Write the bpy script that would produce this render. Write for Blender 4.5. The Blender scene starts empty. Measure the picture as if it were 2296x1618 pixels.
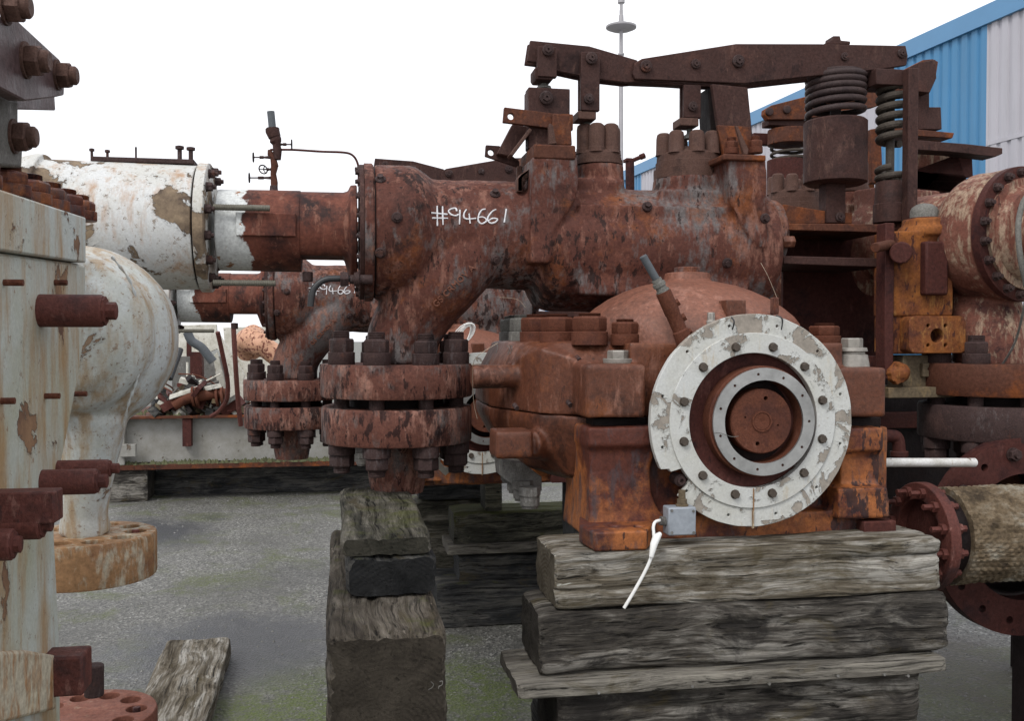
import bpy, bmesh, math, random
from mathutils import Vector, Matrix, Quaternion, noise as mnoise
random.seed(7)
S = bpy.context.scene
COL = S.collection
R = math.radians

# ------------------------------------------------------------------ camera
F = 2150.0            # focal length in photo units (photo = 2296 x 1618)
CX, CY = 1148.0, 809.0
PITCH = math.atan(49.0 / F)
cam = bpy.data.cameras.new('camera'); camo = bpy.data.objects.new('camera', cam); COL.objects.link(camo)
cam.sensor_width = 36.0; cam.lens = 36.0 * F / 2296.0
cam.clip_start = 0.05; cam.clip_end = 900
camo.location = (0, 0, 1.6); camo.rotation_euler = (R(90) - PITCH, 0, 0)
S.camera = camo

# ------------------------------------------------------------------ world: bright overcast
SUN_EL, SUN_AZ = R(52), R(215)
w = bpy.data.worlds.new('World'); S.world = w; w.use_nodes = True
nt = w.node_tree; nt.nodes.clear()
out = nt.nodes.new('ShaderNodeOutputWorld'); bg = nt.nodes.new('ShaderNodeBackground')
sky = nt.nodes.new('ShaderNodeTexSky'); sky.sky_type = 'NISHITA'; sky.sun_disc = False
sky.sun_elevation = SUN_EL; sky.sun_rotation = SUN_AZ
tc = nt.nodes.new('ShaderNodeTexCoord'); nz = nt.nodes.new('ShaderNodeTexNoise')
nz.inputs['Scale'].default_value = 1.6; nz.inputs['Detail'].default_value = 5
nt.links.new(tc.outputs['Generated'], nz.inputs['Vector'])
cr = nt.nodes.new('ShaderNodeValToRGB')
cr.color_ramp.elements[0].position = 0.3; cr.color_ramp.elements[0].color = (7.0, 7.1, 7.6, 1)
cr.color_ramp.elements[1].position = 0.7; cr.color_ramp.elements[1].color = (9.3, 9.35, 9.6, 1)
nt.links.new(nz.outputs['Fac'], cr.inputs['Fac'])
mx = nt.nodes.new('ShaderNodeMix'); mx.data_type = 'RGBA'; mx.inputs['Factor'].default_value = 0.97
nt.links.new(sky.outputs['Color'], mx.inputs['A']); nt.links.new(cr.outputs['Color'], mx.inputs['B'])
nt.links.new(mx.outputs['Result'], bg.inputs['Color']); bg.inputs['Strength'].default_value = 0.12
nt.links.new(bg.outputs['Background'], out.inputs['Surface'])
sl = bpy.data.lights.new('sun', 'SUN'); sl.energy = 1.5; sl.angle = R(22); sl.color = (1, 0.97, 0.92)
so = bpy.data.objects.new('sun', sl); COL.objects.link(so)
so.rotation_euler = (R(90) - SUN_EL, 0, R(180) - SUN_AZ + R(180)); so.location = (0, 0, 12)
sd = Vector((-0.35, -0.62, 0.8)).normalized()       # towards the sun: high, behind the camera
so.rotation_euler = sd.to_track_quat('Z', 'Y').to_euler()
sky.sun_rotation = math.atan2(sd.x, sd.y); sky.sun_elevation = math.asin(sd.z)
S.view_settings.view_transform = 'Standard'; S.view_settings.look = 'None'
S.view_settings.exposure = 0.32; S.view_settings.gamma = 1.0; S.view_settings.use_curve_mapping = False

# ------------------------------------------------------------------ frame: the yard's machines stand turned 10 degrees
TH = R(10); CT, ST = math.cos(TH), math.sin(TH)
def ray(px, py):
    t = (px - CX) / F; s = (CY - py) / F
    return Vector((t, math.cos(PITCH) + s * math.sin(PITCH), -math.sin(PITCH) + s * math.cos(PITCH)))
def rayg(px, py):
    d = ray(px, py); return Vector((d.x * CT + d.y * ST, -d.x * ST + d.y * CT, d.z))
def pt(px, py, v):                      # point at distance v along the yard's axis
    d = rayg(px, py); k = v / d.y; return Vector((d.x * k, v, 1.6 + d.z * k))
def ptu(px, py, u):                     # point on the plane u = const
    d = rayg(px, py); k = u / d.x; return Vector((u, d.y * k, 1.6 + d.z * k))
def ptz(px, py, z):
    d = rayg(px, py); k = (z - 1.6) / d.z; return Vector((d.x * k, d.y * k, z))
def ptw(px, py, y):                     # unrotated world
    d = ray(px, py); k = y / d.y; return Vector((d.x * k, y, 1.6 + d.z * k))
def sc(px, v, n=1.0): return n * (pt(px, 400, v) - pt(px, 500, v)).z / 100.0
def g2w(p): return Vector((p[0] * CT - p[1] * ST, p[0] * ST + p[1] * CT, p[2]))
UX, VX, ZX = Vector((1, 0, 0)), Vector((0, 1, 0)), Vector((0, 0, 1))

# ------------------------------------------------------------------ materials
def mat_base(name):
    m = bpy.data.materials.new(name); m.use_nodes = True
    n = m.node_tree.nodes; l = m.node_tree.links
    b = n['Principled BSDF']
    return m, n, l, b
class NB:
    def __init__(s, name):
        s.m, s.n, s.l, s.b = mat_base(name)
        s.tc = s.n.new('ShaderNodeTexCoord'); oi = s.n.new('ShaderNodeObjectInfo')
        ad = s.n.new('ShaderNodeVectorMath'); ad.operation = 'MULTIPLY_ADD'
        cx = s.n.new('ShaderNodeCombineXYZ')
        for i in range(3): s.l.new(oi.outputs['Random'], cx.inputs[i])
        s.l.new(cx.outputs[0], ad.inputs[0]); ad.inputs[1].default_value = (7.3, 5.1, 3.7)
        s.l.new(s.tc.outputs['Object'], ad.inputs[2]); s.co = ad.outputs[0]; s.oi = oi
    def noise(s, scale, detail=6, rough=0.6, stretch=None, dist=0.0, off=None):
        v = s.co
        if stretch or off:
            mp = s.n.new('ShaderNodeMapping'); s.l.new(v, mp.inputs['Vector'])
            if stretch: mp.inputs['Scale'].default_value = stretch
            if off: mp.inputs['Location'].default_value = off
            v = mp.outputs[0]
        t = s.n.new('ShaderNodeTexNoise'); s.l.new(v, t.inputs['Vector'])
        t.inputs['Scale'].default_value = scale; t.inputs['Detail'].default_value = detail
        t.inputs['Roughness'].default_value = rough; t.inputs['Distortion'].default_value = dist
        return t.outputs['Fac']
    def ramp(s, fac, stops, const=False):
        r = s.n.new('ShaderNodeValToRGB'); s.l.new(fac, r.inputs['Fac'])
        e = r.color_ramp.elements
        while len(e) < len(stops): e.new(0.5)
        for i, (p, c) in enumerate(stops):
            e[i].position = p; e[i].color = (c[0], c[1], c[2], 1) if hasattr(c, '__len__') else (c, c, c, 1)
        if const: r.color_ramp.interpolation = 'CONSTANT'
        return r.outputs['Color']
    def mix(s, f, a, b, mode='MIX'):
        m = s.n.new('ShaderNodeMix'); m.data_type = 'RGBA'; m.blend_type = mode
        for nm, x in (('Factor', f), ('A', a), ('B', b)):
            if hasattr(x, 'is_linked') or hasattr(x, 'links'): s.l.new(x, m.inputs[nm])
            elif nm == 'Factor': m.inputs[nm].default_value = x
            else: m.inputs[nm].default_value = (x[0], x[1], x[2], 1)
        return m.outputs['Result']
    def math(s, op, a, b=None):
        m = s.n.new('ShaderNodeMath'); m.operation = op
        for i, x in enumerate((a, b)):
            if x is None: continue
            if hasattr(x, 'links'): s.l.new(x, m.inputs[i])
            else: m.inputs[i].default_value = x
        return m.outputs[0]
    def bump(s, h, strength=0.4, dist=0.004, prev=None):
        b = s.n.new('ShaderNodeBump'); s.l.new(h, b.inputs['Height'])
        b.inputs['Strength'].default_value = strength; b.inputs['Distance'].default_value = dist
        if prev is not None: s.l.new(prev, b.inputs['Normal'])
        return b.outputs[0]
    def fin(s, col=None, rough=None, bump=None, metal=None, spec=0.4):
        for nm, x in (('Base Color', col), ('Roughness', rough), ('Normal', bump), ('Metallic', metal)):
            if x is None: continue
            if hasattr(x, 'links'): s.l.new(x, s.b.inputs[nm])
            elif nm == 'Base Color': s.b.inputs[nm].default_value = (*x, 1)
            else: s.b.inputs[nm].default_value = x
        s.b.inputs['Specular IOR Level'].default_value = spec
        return s.m

def rust(name, dark, mid, bright_tone, pale, pale_amt=0.5, dark_amt=0.5, orange=None, oamt=0.6, scale=1.0, grey=None, gamt=0.6, spec=0.16, rough=(0.55, 0.85)):
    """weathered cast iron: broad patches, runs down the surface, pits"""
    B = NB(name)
    base = B.ramp(B.noise(4.5 * scale, 9, 0.70, dist=0.25), [(0.34, dark), (0.46, mid), (0.56, mid), (0.68, bright_tone)])
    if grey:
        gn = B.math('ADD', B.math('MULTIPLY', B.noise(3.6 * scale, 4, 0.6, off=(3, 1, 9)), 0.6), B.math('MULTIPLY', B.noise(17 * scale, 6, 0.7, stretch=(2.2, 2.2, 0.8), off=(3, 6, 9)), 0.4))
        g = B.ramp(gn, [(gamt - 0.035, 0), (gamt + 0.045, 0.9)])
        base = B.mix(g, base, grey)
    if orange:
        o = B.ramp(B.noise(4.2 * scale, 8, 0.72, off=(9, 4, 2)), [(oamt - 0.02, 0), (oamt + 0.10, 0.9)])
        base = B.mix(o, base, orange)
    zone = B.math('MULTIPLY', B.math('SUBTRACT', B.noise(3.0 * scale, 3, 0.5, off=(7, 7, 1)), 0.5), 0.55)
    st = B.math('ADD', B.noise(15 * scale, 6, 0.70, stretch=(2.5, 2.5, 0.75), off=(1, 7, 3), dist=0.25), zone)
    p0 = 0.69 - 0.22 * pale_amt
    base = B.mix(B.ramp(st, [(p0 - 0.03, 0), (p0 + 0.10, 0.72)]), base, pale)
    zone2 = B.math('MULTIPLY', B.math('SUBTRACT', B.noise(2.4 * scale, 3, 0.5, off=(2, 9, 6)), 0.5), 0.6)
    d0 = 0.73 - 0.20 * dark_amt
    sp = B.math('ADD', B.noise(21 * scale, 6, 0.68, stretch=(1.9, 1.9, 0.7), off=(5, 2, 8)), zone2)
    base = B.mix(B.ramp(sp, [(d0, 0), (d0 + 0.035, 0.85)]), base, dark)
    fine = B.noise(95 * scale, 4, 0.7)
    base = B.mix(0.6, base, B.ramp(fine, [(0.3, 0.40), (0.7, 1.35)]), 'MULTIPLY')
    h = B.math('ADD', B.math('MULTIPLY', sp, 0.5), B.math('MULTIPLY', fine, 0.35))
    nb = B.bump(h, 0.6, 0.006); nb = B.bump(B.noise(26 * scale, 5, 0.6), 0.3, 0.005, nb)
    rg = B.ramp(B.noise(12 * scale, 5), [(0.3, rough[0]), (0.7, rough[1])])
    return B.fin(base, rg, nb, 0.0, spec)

def peel(name, paint, under, under2, amt=0.5, scale=1.0, stain=None, samt=0.5, chip=0.35, grime=(0.45, 0.43, 0.38)):
    """flaking paint over an undercoat, with stains running down"""
    B = NB(name)
    n1 = B.noise(7 * scale, 10, 0.62, dist=0.4)
    mask = B.ramp(n1, [(amt - 0.004, 0), (amt + 0.004, 1)])      # 1 = bare
    und = B.ramp(B.noise(20 * scale, 6, 0.7), [(0.35, under), (0.65, under2)])
    pc = B.mix(B.ramp(B.noise(3.5 * scale, 7, 0.7, off=(2, 2, 2)), [(0.4, 0), (0.75, 1)]), paint, tuple(p * q for p, q in zip(paint, [g * 1.3 for g in grime])))
    if stain:
        sn = B.noise(8 * scale, 7, 0.7, stretch=(2.2, 2.2, 0.42), off=(4, 4, 1))
        s0 = 0.70 - 0.25 * samt
        pc = B.mix(B.ramp(sn, [(s0, 0), (s0 + 0.16, 0.8)]), pc, stain)
    pc = B.mix(B.ramp(B.noise(60 * scale, 5, 0.8), [(0.66 - chip * 0.1, 0), (0.70 - chip * 0.1, 0.8)]), pc, und)
    und = B.mix(B.ramp(n1, [(amt + 0.001, 0.8), (amt + 0.012, 0)]), und, tuple(c * 0.6 for c in under))
    col = B.mix(mask, pc, und)
    col = B.mix(0.35, col, B.ramp(B.noise(150, 3, 0.7), [(0.3, 0.6), (0.7, 1.2)]), 'MULTIPLY')
    nb = B.bump(B.ramp(n1, [(amt - 0.03, 0.6), (amt - 0.006, 1), (amt + 0.004, 0)]), 0.8, 0.004)
    nb = B.bump(B.noise(30 * scale, 6, 0.65), 0.25, 0.004, nb)
    rg = B.mix(mask, (0.55,) * 3, (0.85,) * 3)
    return B.fin(col, rg, nb, 0.0, 0.4)

def wood(name, c1, c2, c3, moss=0.0, wet=0.0, darkpatch=0.5, dark=(0.02, 0.02, 0.018)):
    """weathered baulk, grain along local x"""
    B = NB(name)
    # grain that bends round knots
    wv_ = B.n.new('ShaderNodeTexNoise'); B.l.new(B.co, wv_.inputs['Vector']); wv_.inputs['Scale'].default_value = 3.4; wv_.inputs['Detail'].default_value = 2
    off_ = B.n.new('ShaderNodeVectorMath'); off_.operation = 'MULTIPLY_ADD'; B.l.new(wv_.outputs['Color'], off_.inputs[0]); off_.inputs[1].default_value = (0, 0.055, 0.055); B.l.new(B.co, off_.inputs[2])
    B.co = off_.outputs[0]
    g = B.noise(5, 9, 0.74, stretch=(0.45, 6, 6), dist=0.9)
    g2 = B.noise(22, 7, 0.74, stretch=(0.11, 5, 5), off=(3, 3, 3), dist=0.5)
    big = B.noise(4.2, 6, 0.66, stretch=(0.7, 2.2, 2.2), off=(1, 3, 8), dist=0.8)
    col = B.ramp(B.math('ADD', B.math('MULTIPLY', g, 0.5), B.math('MULTIPLY', big, 0.5)), [(0.41, c1), (0.49, c2), (0.575, c3)])
    col = B.mix(0.9, col, B.ramp(g2, [(0.38, 0.10), (0.455, 0.80), (0.58, 1.05), (0.70, 1.6)]), 'MULTIPLY')
    pn = B.noise(3.6, 8, 0.70, stretch=(1.1, 2.4, 2.4), off=(8, 1, 1), dist=0.7)
    p0 = 0.70 - 0.25 * darkpatch
    col = B.mix(B.ramp(pn, [(p0, 0), (p0 + 0.12, 0.85)]), col, dark)
    ol = B.noise(5.5, 7, 0.7, stretch=(0.9, 2, 2), off=(4, 8, 2), dist=0.5)
    col = B.mix(B.ramp(ol, [(0.56, 0), (0.68, 0.6)]), col, (0.075, 0.058, 0.026))
    crk = B.noise(17, 5, 0.62, stretch=(0.10, 4.2, 4.2), off=(6, 6, 2), dist=0.25)
    col = B.mix(B.ramp(crk, [(0.335, 0.92), (0.375, 0)]), col, (0.008, 0.007, 0.006))
    col = B.mix(B.ramp(B.noise(14, 6, 0.7, stretch=(0.3, 3, 3), off=(9, 9, 9)), [(0.66, 0), (0.72, 0.8)]), col, tuple(min(0.62, c * 1.7) for c in c3))
    # end grain rings
    geo = B.n.new('ShaderNodeTexCoord'); sx = B.n.new('ShaderNodeSeparateXYZ'); B.l.new(geo.outputs['Normal'], sx.inputs[0])
    wv = B.n.new('ShaderNodeTexWave'); wv.wave_type = 'RINGS'; wv.rings_direction = 'X'
    mp = B.n.new('ShaderNodeMapping'); B.l.new(geo.outputs['Object'], mp.inputs['Vector']); mp.inputs['Location'].default_value = (0, 0.01, 0.10)
    B.l.new(mp.outputs[0], wv.inputs['Vector'])
    wv.inputs['Scale'].default_value = 26; wv.inputs['Distortion'].default_value = 5.5; wv.inputs['Detail'].default_value = 4; wv.inputs['Detail Scale'].default_value = 0.8
    ends = B.mix(B.ramp(B.noise(7, 8, 0.74), [(0.38, 0), (0.62, 1)]), B.mix(wv.outputs['Fac'], tuple(c * 0.95 for c in c1), tuple(c * 0.62 for c in c2)), B.mix(B.ramp(B.noise(4, 6, 0.7, off=(3, 1, 1)), [(0.45, 0), (0.6, 1)]), tuple(c * 0.55 for c in c1), tuple(c * 0.9 for c in c2)))
    isend = B.ramp(B.math('ABSOLUTE', sx.outputs[0]), [(0.75, 0), (0.9, 1)])
    col = B.mix(isend, col, ends)
    if moss > 0:
        up = B.ramp(B.math('ADD', B.math('MULTIPLY', sx.outputs[2], 0.35), B.noise(7, 8, 0.72, off=(1, 5, 5))), [(1.00 - 0.26 * moss, 0), (1.14 - 0.26 * moss, 0.7)])
        col = B.mix(up, col, B.ramp(g2, [(0.3, (0.045, 0.052, 0.016)), (0.7, (0.125, 0.13, 0.038))]))
    hh = B.math('ADD', B.math('MULTIPLY', g, 1.0), B.math('MULTIPLY', g2, 0.8))
    nb = B.bump(hh, 0.9, 0.010); nb = B.bump(B.ramp(crk, [(0.33, 0), (0.40, 1)]), 0.8, 0.006, nb); nb = B.bump(B.noise(80, 4, 0.7), 0.25, 0.002, nb)
    return B.fin(col, 0.85 - 0.35 * wet, nb, 0.0, 0.14)

M = {}
PINK = (0.30, 0.135, 0.105)
M['chest'] = rust('rust_valve_chest', (0.022, 0.012, 0.011), (0.098, 0.037, 0.027), (0.172, 0.068, 0.046), (0.245, 0.118, 0.086), 0.58, 0.66, orange=(0.20, 0.066, 0.025), oamt=0.56, grey=(0.140, 0.128, 0.126), gamt=0.525)
M['flange'] = rust('rust_flange', (0.022, 0.012, 0.012), (0.140, 0.058, 0.043), (0.29, 0.135, 0.098), (0.36, 0.19, 0.145), 0.62, 0.86, grey=(0.135, 0.115, 0.11), gamt=0.53)
M['casing'] = rust('rust_casing', (0.050, 0.019, 0.012), (0.112, 0.038, 0.020), (0.170, 0.060, 0.030), (0.24, 0.11, 0.075), 0.45, 0.45, orange=(0.20, 0.062, 0.020), oamt=0.55, scale=0.9, spec=0.35, rough=(0.36, 0.6))
M['dome'] = rust('rust_dome', (0.12, 0.050, 0.033), (0.205, 0.083, 0.053), (0.26, 0.108, 0.070), (0.32, 0.155, 0.11), 0.3, 0.25, scale=0.9, rough=(0.42, 0.6), spec=0.35)
M['pedestal'] = rust('rust_pedestal', (0.018, 0.010, 0.013), (0.095, 0.027, 0.017), (0.175, 0.050, 0.022), (0.060, 0.048, 0.054), 0.66, 0.74, orange=(0.34, 0.115, 0.034), oamt=0.485, scale=0.8, rough=(0.4, 0.7), spec=0.3)
M['lever'] = rust('rust_lever', (0.030, 0.016, 0.015), (0.056, 0.028, 0.024), (0.082, 0.038, 0.030), (0.12, 0.066, 0.052), 0.35, 0.3, scale=1.2)
M['darkmetal'] = rust('dark_nut_metal', (0.028, 0.019, 0.019), (0.055, 0.034, 0.032), (0.085, 0.050, 0.045), (0.11, 0.09, 0.09), 0.30, 0.35, scale=2, orange=(0.14, 0.055, 0.035), oamt=0.60)
M['bronze'] = rust('brown_valve_caps', (0.055, 0.030, 0.024), (0.10, 0.055, 0.043), (0.125, 0.070, 0.054), (0.14, 0.085, 0.07), 0.15, 0.1, scale=2)
M['orangerust'] = rust('orange_rust', (0.036, 0.017, 0.014), (0.090, 0.035, 0.022), (0.150, 0.050, 0.022), (0.19, 0.075, 0.038), 0.2, 0.35, orange=(0.235, 0.068, 0.018), oamt=0.54)
M['nutrust'] = rust('rust_nuts', (0.075, 0.028, 0.020), (0.118, 0.042, 0.025), (0.155, 0.056, 0.031), (0.20, 0.09, 0.062), 0.15, 0.15, scale=1.8)
M['greynut'] = rust('grey_nuts', (0.10, 0.095, 0.088), (0.17, 0.165, 0.15), (0.24, 0.235, 0.215), (0.34, 0.33, 0.31), 0.3, 0.25, scale=1.8)
M['spring'] = rust('spring_steel', (0.035, 0.024, 0.025), (0.055, 0.038, 0.037), (0.075, 0.048, 0.044), (0.09, 0.06, 0.055), 0.2, 0.2, scale=2, rough=(0.4, 0.65))
M['bellows'] = rust('grey_brown_spring', (0.04, 0.034, 0.030), (0.072, 0.060, 0.050), (0.10, 0.082, 0.068), (0.12, 0.10, 0.085), 0.2, 0.2, scale=2)
M['hole'] = rust('inner_shadowed_iron', (0.007, 0.005, 0.005), (0.014, 0.009, 0.009), (0.022, 0.012, 0.011), (0.03, 0.016, 0.015), 0.1, 0.1)  # shade put into the colour: near-black for recesses, gaps and dark sides
M['yellow'] = rust('ochre_bracket', (0.050, 0.020, 0.020), (0.15, 0.052, 0.024), (0.30, 0.115, 0.030), (0.40, 0.20, 0.065), 0.42, 0.60, orange=(0.27, 0.095, 0.025), oamt=0.50)
M['greybronze'] = rust('grey_brown_block', (0.06, 0.048, 0.034), (0.13, 0.10, 0.065), (0.22, 0.15, 0.075), (0.26, 0.19, 0.10), 0.3, 0.2)
M['mottle'] = rust('pale_mottled_iron', (0.050, 0.022, 0.021), (0.175, 0.070, 0.050), (0.27, 0.135, 0.095), (0.40, 0.31, 0.22), 0.75, 0.62)
M['redrust'] = rust('dark_red_rust', (0.028, 0.012, 0.013), (0.068, 0.023, 0.019), (0.105, 0.034, 0.025), (0.13, 0.055, 0.045), 0.25, 0.3)
M['studrust'] = rust('red_brown_studs', (0.050, 0.024, 0.023), (0.105, 0.036, 0.029), (0.155, 0.052, 0.040), (0.24, 0.12, 0.10), 0.2, 0.3, scale=1.5, rough=(0.45, 0.75))
M['white_ring'] = peel('flaking_white_ring', (0.54, 0.55, 0.535), (0.235, 0.21, 0.18), (0.34, 0.30, 0.255), amt=0.555, scale=1.35, stain=(0.40, 0.29, 0.14), samt=0.42, chip=0.3, grime=(0.66, 0.64, 0.58))
M['white_cyl'] = peel('flaking_white_cylinder', (0.58, 0.59, 0.585), (0.075, 0.052, 0.038), (0.27, 0.20, 0.13), amt=0.548, scale=0.75, stain=(0.36, 0.19, 0.08), samt=0.72, chip=0.8, grime=(0.55, 0.51, 0.42))
M['pale'] = peel('pale_grey_casing_paint', (0.45, 0.485, 0.465), (0.11, 0.055, 0.035), (0.26, 0.15, 0.08), amt=0.615, scale=0.6, stain=(0.31, 0.175, 0.060), samt=1.0, chip=0.5, grime=(0.56, 0.51, 0.36))
M['paledome'] = peel('pale_exhaust_paint', (0.50, 0.53, 0.53), (0.16, 0.10, 0.065), (0.30, 0.21, 0.14), amt=0.645, scale=1.0, stain=(0.32, 0.21, 0.10), samt=0.98, chip=0.85, grime=(0.58, 0.54, 0.42))
M['ochreflange'] = rust('stained_flange', (0.17, 0.075, 0.045), (0.30, 0.17, 0.085), (0.42, 0.33, 0.20), (0.47, 0.46, 0.37), 0.95, 0.2, scale=0.7)
M['pinkflange'] = rust('pinkish_flange', (0.13, 0.055, 0.042), (0.21, 0.085, 0.060), (0.28, 0.12, 0.085), (0.34, 0.24, 0.17), 0.25, 0.1)
M['skidpaint'] = peel('grey_skid_paint', (0.30, 0.295, 0.275), (0.10, 0.08, 0.06), (0.17, 0.13, 0.10), amt=0.64, scale=1.3, stain=(0.20, 0.18, 0.14), samt=0.4, chip=0.3)
M['plum'] = rust('plum_painted_lever', (0.050, 0.033, 0.033), (0.082, 0.052, 0.052), (0.110, 0.070, 0.070), (0.16, 0.11, 0.10), 0.3, 0.3, scale=0.8, rough=(0.35, 0.55))
M['palegrey'] = rust('pale_grey_steel', (0.08, 0.073, 0.066), (0.14, 0.135, 0.125), (0.22, 0.215, 0.205), (0.3, 0.29, 0.28), 0.3, 0.3, scale=2)
M['salmon'] = peel('salmon_pipe_paint', (0.62, 0.34, 0.22), (0.16, 0.05, 0.04), (0.22, 0.08, 0.05), amt=0.56, scale=4, chip=0.6)
M['ivory'] = peel('ivory_paint', (0.68, 0.67, 0.60), (0.20, 0.14, 0.10), (0.3, 0.2, 0.14), amt=0.66, scale=3, chip=0.6)
def barrel_mat():
    """white paint that stops in a ragged edge part-way along a rusty barrel"""
    B = NB('half_painted_barrel')
    m1 = B.ramp(B.noise(5, 9, 0.7), [(0.36, (0.03, 0.013, 0.012)), (0.48, (0.11, 0.036, 0.024)), (0.62, (0.18, 0.062, 0.040))])
    m1 = B.mix(B.ramp(B.noise(6, 7, 0.7, stretch=(1, 1, 0.6), off=(4, 1, 7)), [(0.50, 0), (0.60, 0.9)]), m1, (0.022, 0.014, 0.014))
    m1 = B.mix(B.ramp(B.noise(16, 6, 0.7, stretch=(2.4, 2.4, 0.7)), [(0.56, 0), (0.66, 0.8)]), m1, (0.22, 0.10, 0.07))
    sep = B.n.new('ShaderNodeSeparateXYZ'); B.l.new(B.tc.outputs['Object'], sep.inputs[0])
    edge = B.math('ADD', B.math('MULTIPLY', sep.outputs[0], -1.0), B.math('MULTIPLY', B.math('SUBTRACT', B.noise(9, 7, 0.65), 0.5), 0.16))
    edge = B.math('ADD', edge, B.math('MULTIPLY', sep.outputs[2], -0.10))
    mk = B.ramp(edge, [(0.496, 0), (0.504, 1)])
    B.edge_off = edge
    paint = B.mix(B.ramp(B.noise(12, 8, 0.7), [(0.58, 0), (0.60, 1)]), (0.60, 0.62, 0.61), (0.28, 0.14, 0.07))
    col = B.mix(mk, m1, paint)
    col = B.mix(0.5, col, B.ramp(B.noise(95, 4), [(0.3, 0.5), (0.7, 1.3)]), 'MULTIPLY')
    nb = B.bump(B.noise(26, 6), 0.35, 0.005)
    return B.fin(col, 0.68, nb, 0, 0.2)
M['barrel'] = barrel_mat()
def simple(name, col, rough=0.5, metal=0.0, bump=0.2, var=0.3, scale=30):
    B = NB(name)
    c = B.mix(var, col, B.ramp(B.noise(scale, 6, 0.7), [(0.3, tuple(x * 0.45 for x in col)), (0.7, tuple(min(1, x * 1.25) for x in col))]))
    nb = B.bump(B.noise(scale * 2, 4), bump, 0.002)
    return B.fin(c, rough, nb, metal, 0.5)
M['silver'] = simple('machined_steel_ring', (0.42, 0.42, 0.41), 0.42, 0.75, 0.15, 0.6, 14)
M['steelbolt'] = simple('grey_bolt_steel', (0.30, 0.28, 0.25), 0.5, 0.4, 0.2, 0.6, 40)
M['boltbrown'] = simple('brown_bolt_heads', (0.075, 0.058, 0.045), 0.6, 0.2, 0.3, 0.6, 60)
M['alu'] = simple('cast_aluminium_box', (0.33, 0.36, 0.40), 0.55, 0.3, 0.15, 0.4, 40)
M['whiteplastic'] = simple('white_cable', (0.78, 0.78, 0.76), 0.45, 0, 0.05, 0.15)
M['black'] = simple('black_rubber', (0.025, 0.026, 0.028), 0.5, 0, 0.1, 0.2)
M['hose'] = simple('dark_grey_sleeve', (0.075, 0.085, 0.095), 0.5, 0, 0.1, 0.4)
M['wire'] = simple('thin_wire', (0.34, 0.27, 0.20), 0.5, 0.5, 0.0, 0.3)
M['chalk'] = simple('white_chalk', (0.72, 0.72, 0.74), 0.95, 0, 0.3, 0.5, 160)
M['whiterod'] = peel('white_painted_rod', (0.66, 0.66, 0.65), (0.2, 0.12, 0.08), (0.3, 0.22, 0.16), amt=0.64, scale=4, stain=(0.35, 0.25, 0.15), samt=0.5, chip=0.6)
M['olive'] = simple('olive_stud_steel', (0.16, 0.15, 0.12), 0.6, 0.3, 0.2, 0.5, 60)
def clad(name, col):
    B = NB(name)
    st = B.noise(3.0, 6, 0.7, stretch=(1, 1, 0.08)); c = B.mix(B.ramp(st, [(0.45, 0), (0.75, 0.45)]), col, tuple(x * 0.55 + 0.04 for x in col))
    c = B.mix(B.ramp(B.noise(0.6, 5, 0.6), [(0.4, 0), (0.7, 0.25)]), c, tuple(x * 0.7 for x in col))
    return B.fin(c, 0.45, B.bump(B.noise(0.9, 3), 0.3, 0.02), 0, 0.4)
M['cladblue'] = clad('blue_cladding', (0.062, 0.225, 0.42))
M['cladwhite'] = clad('white_cladding', (0.45, 0.44, 0.48))
M['cladtrim'] = simple('blue_roof_trim', (0.10, 0.26, 0.46), 0.4, 0, 0.02, 0.1, 1)
M['mast'] = simple('galvanised_mast', (0.36, 0.35, 0.36), 0.5, 0.3, 0.02, 0.2, 2)
M['wood_pale'] = wood('weathered_pale_wood', (0.072, 0.057, 0.038), (0.175, 0.152, 0.117), (0.39, 0.37, 0.33), 0.0, 0, 0.58, (0.040, 0.028, 0.014))
M['wood_grey'] = wood('weathered_grey_wood', (0.034, 0.030, 0.026), (0.085, 0.076, 0.065), (0.24, 0.225, 0.20), 0.05, 0.0, 0.85, (0.020, 0.018, 0.017))
M['wood_plank'] = wood('brown_grey_plank', (0.11, 0.10, 0.085), (0.19, 0.175, 0.15), (0.28, 0.26, 0.22), 0.0, 0.0, 0.35, (0.09, 0.065, 0.04))
M['wood_moss'] = wood('mossy_dark_wood', (0.036, 0.035, 0.027), (0.080, 0.074, 0.058), (0.19, 0.175, 0.145), 0.62, 0.1, 0.4)
M['wood_moss2'] = wood('very_mossy_wood', (0.036, 0.035, 0.027), (0.075, 0.072, 0.058), (0.17, 0.16, 0.12), 1.6, 0.1, 0.4)
M['wood_dark'] = wood('dark_oily_wood', (0.022, 0.023, 0.024), (0.052, 0.052, 0.052), (0.11, 0.105, 0.095), 0.4, 0.15, 0.45)
M['wood_brown'] = wood('dark_brown_baulk', (0.046, 0.038, 0.030), (0.095, 0.080, 0.062), (0.19, 0.165, 0.135), 0.35, 0.1, 0.35)

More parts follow.
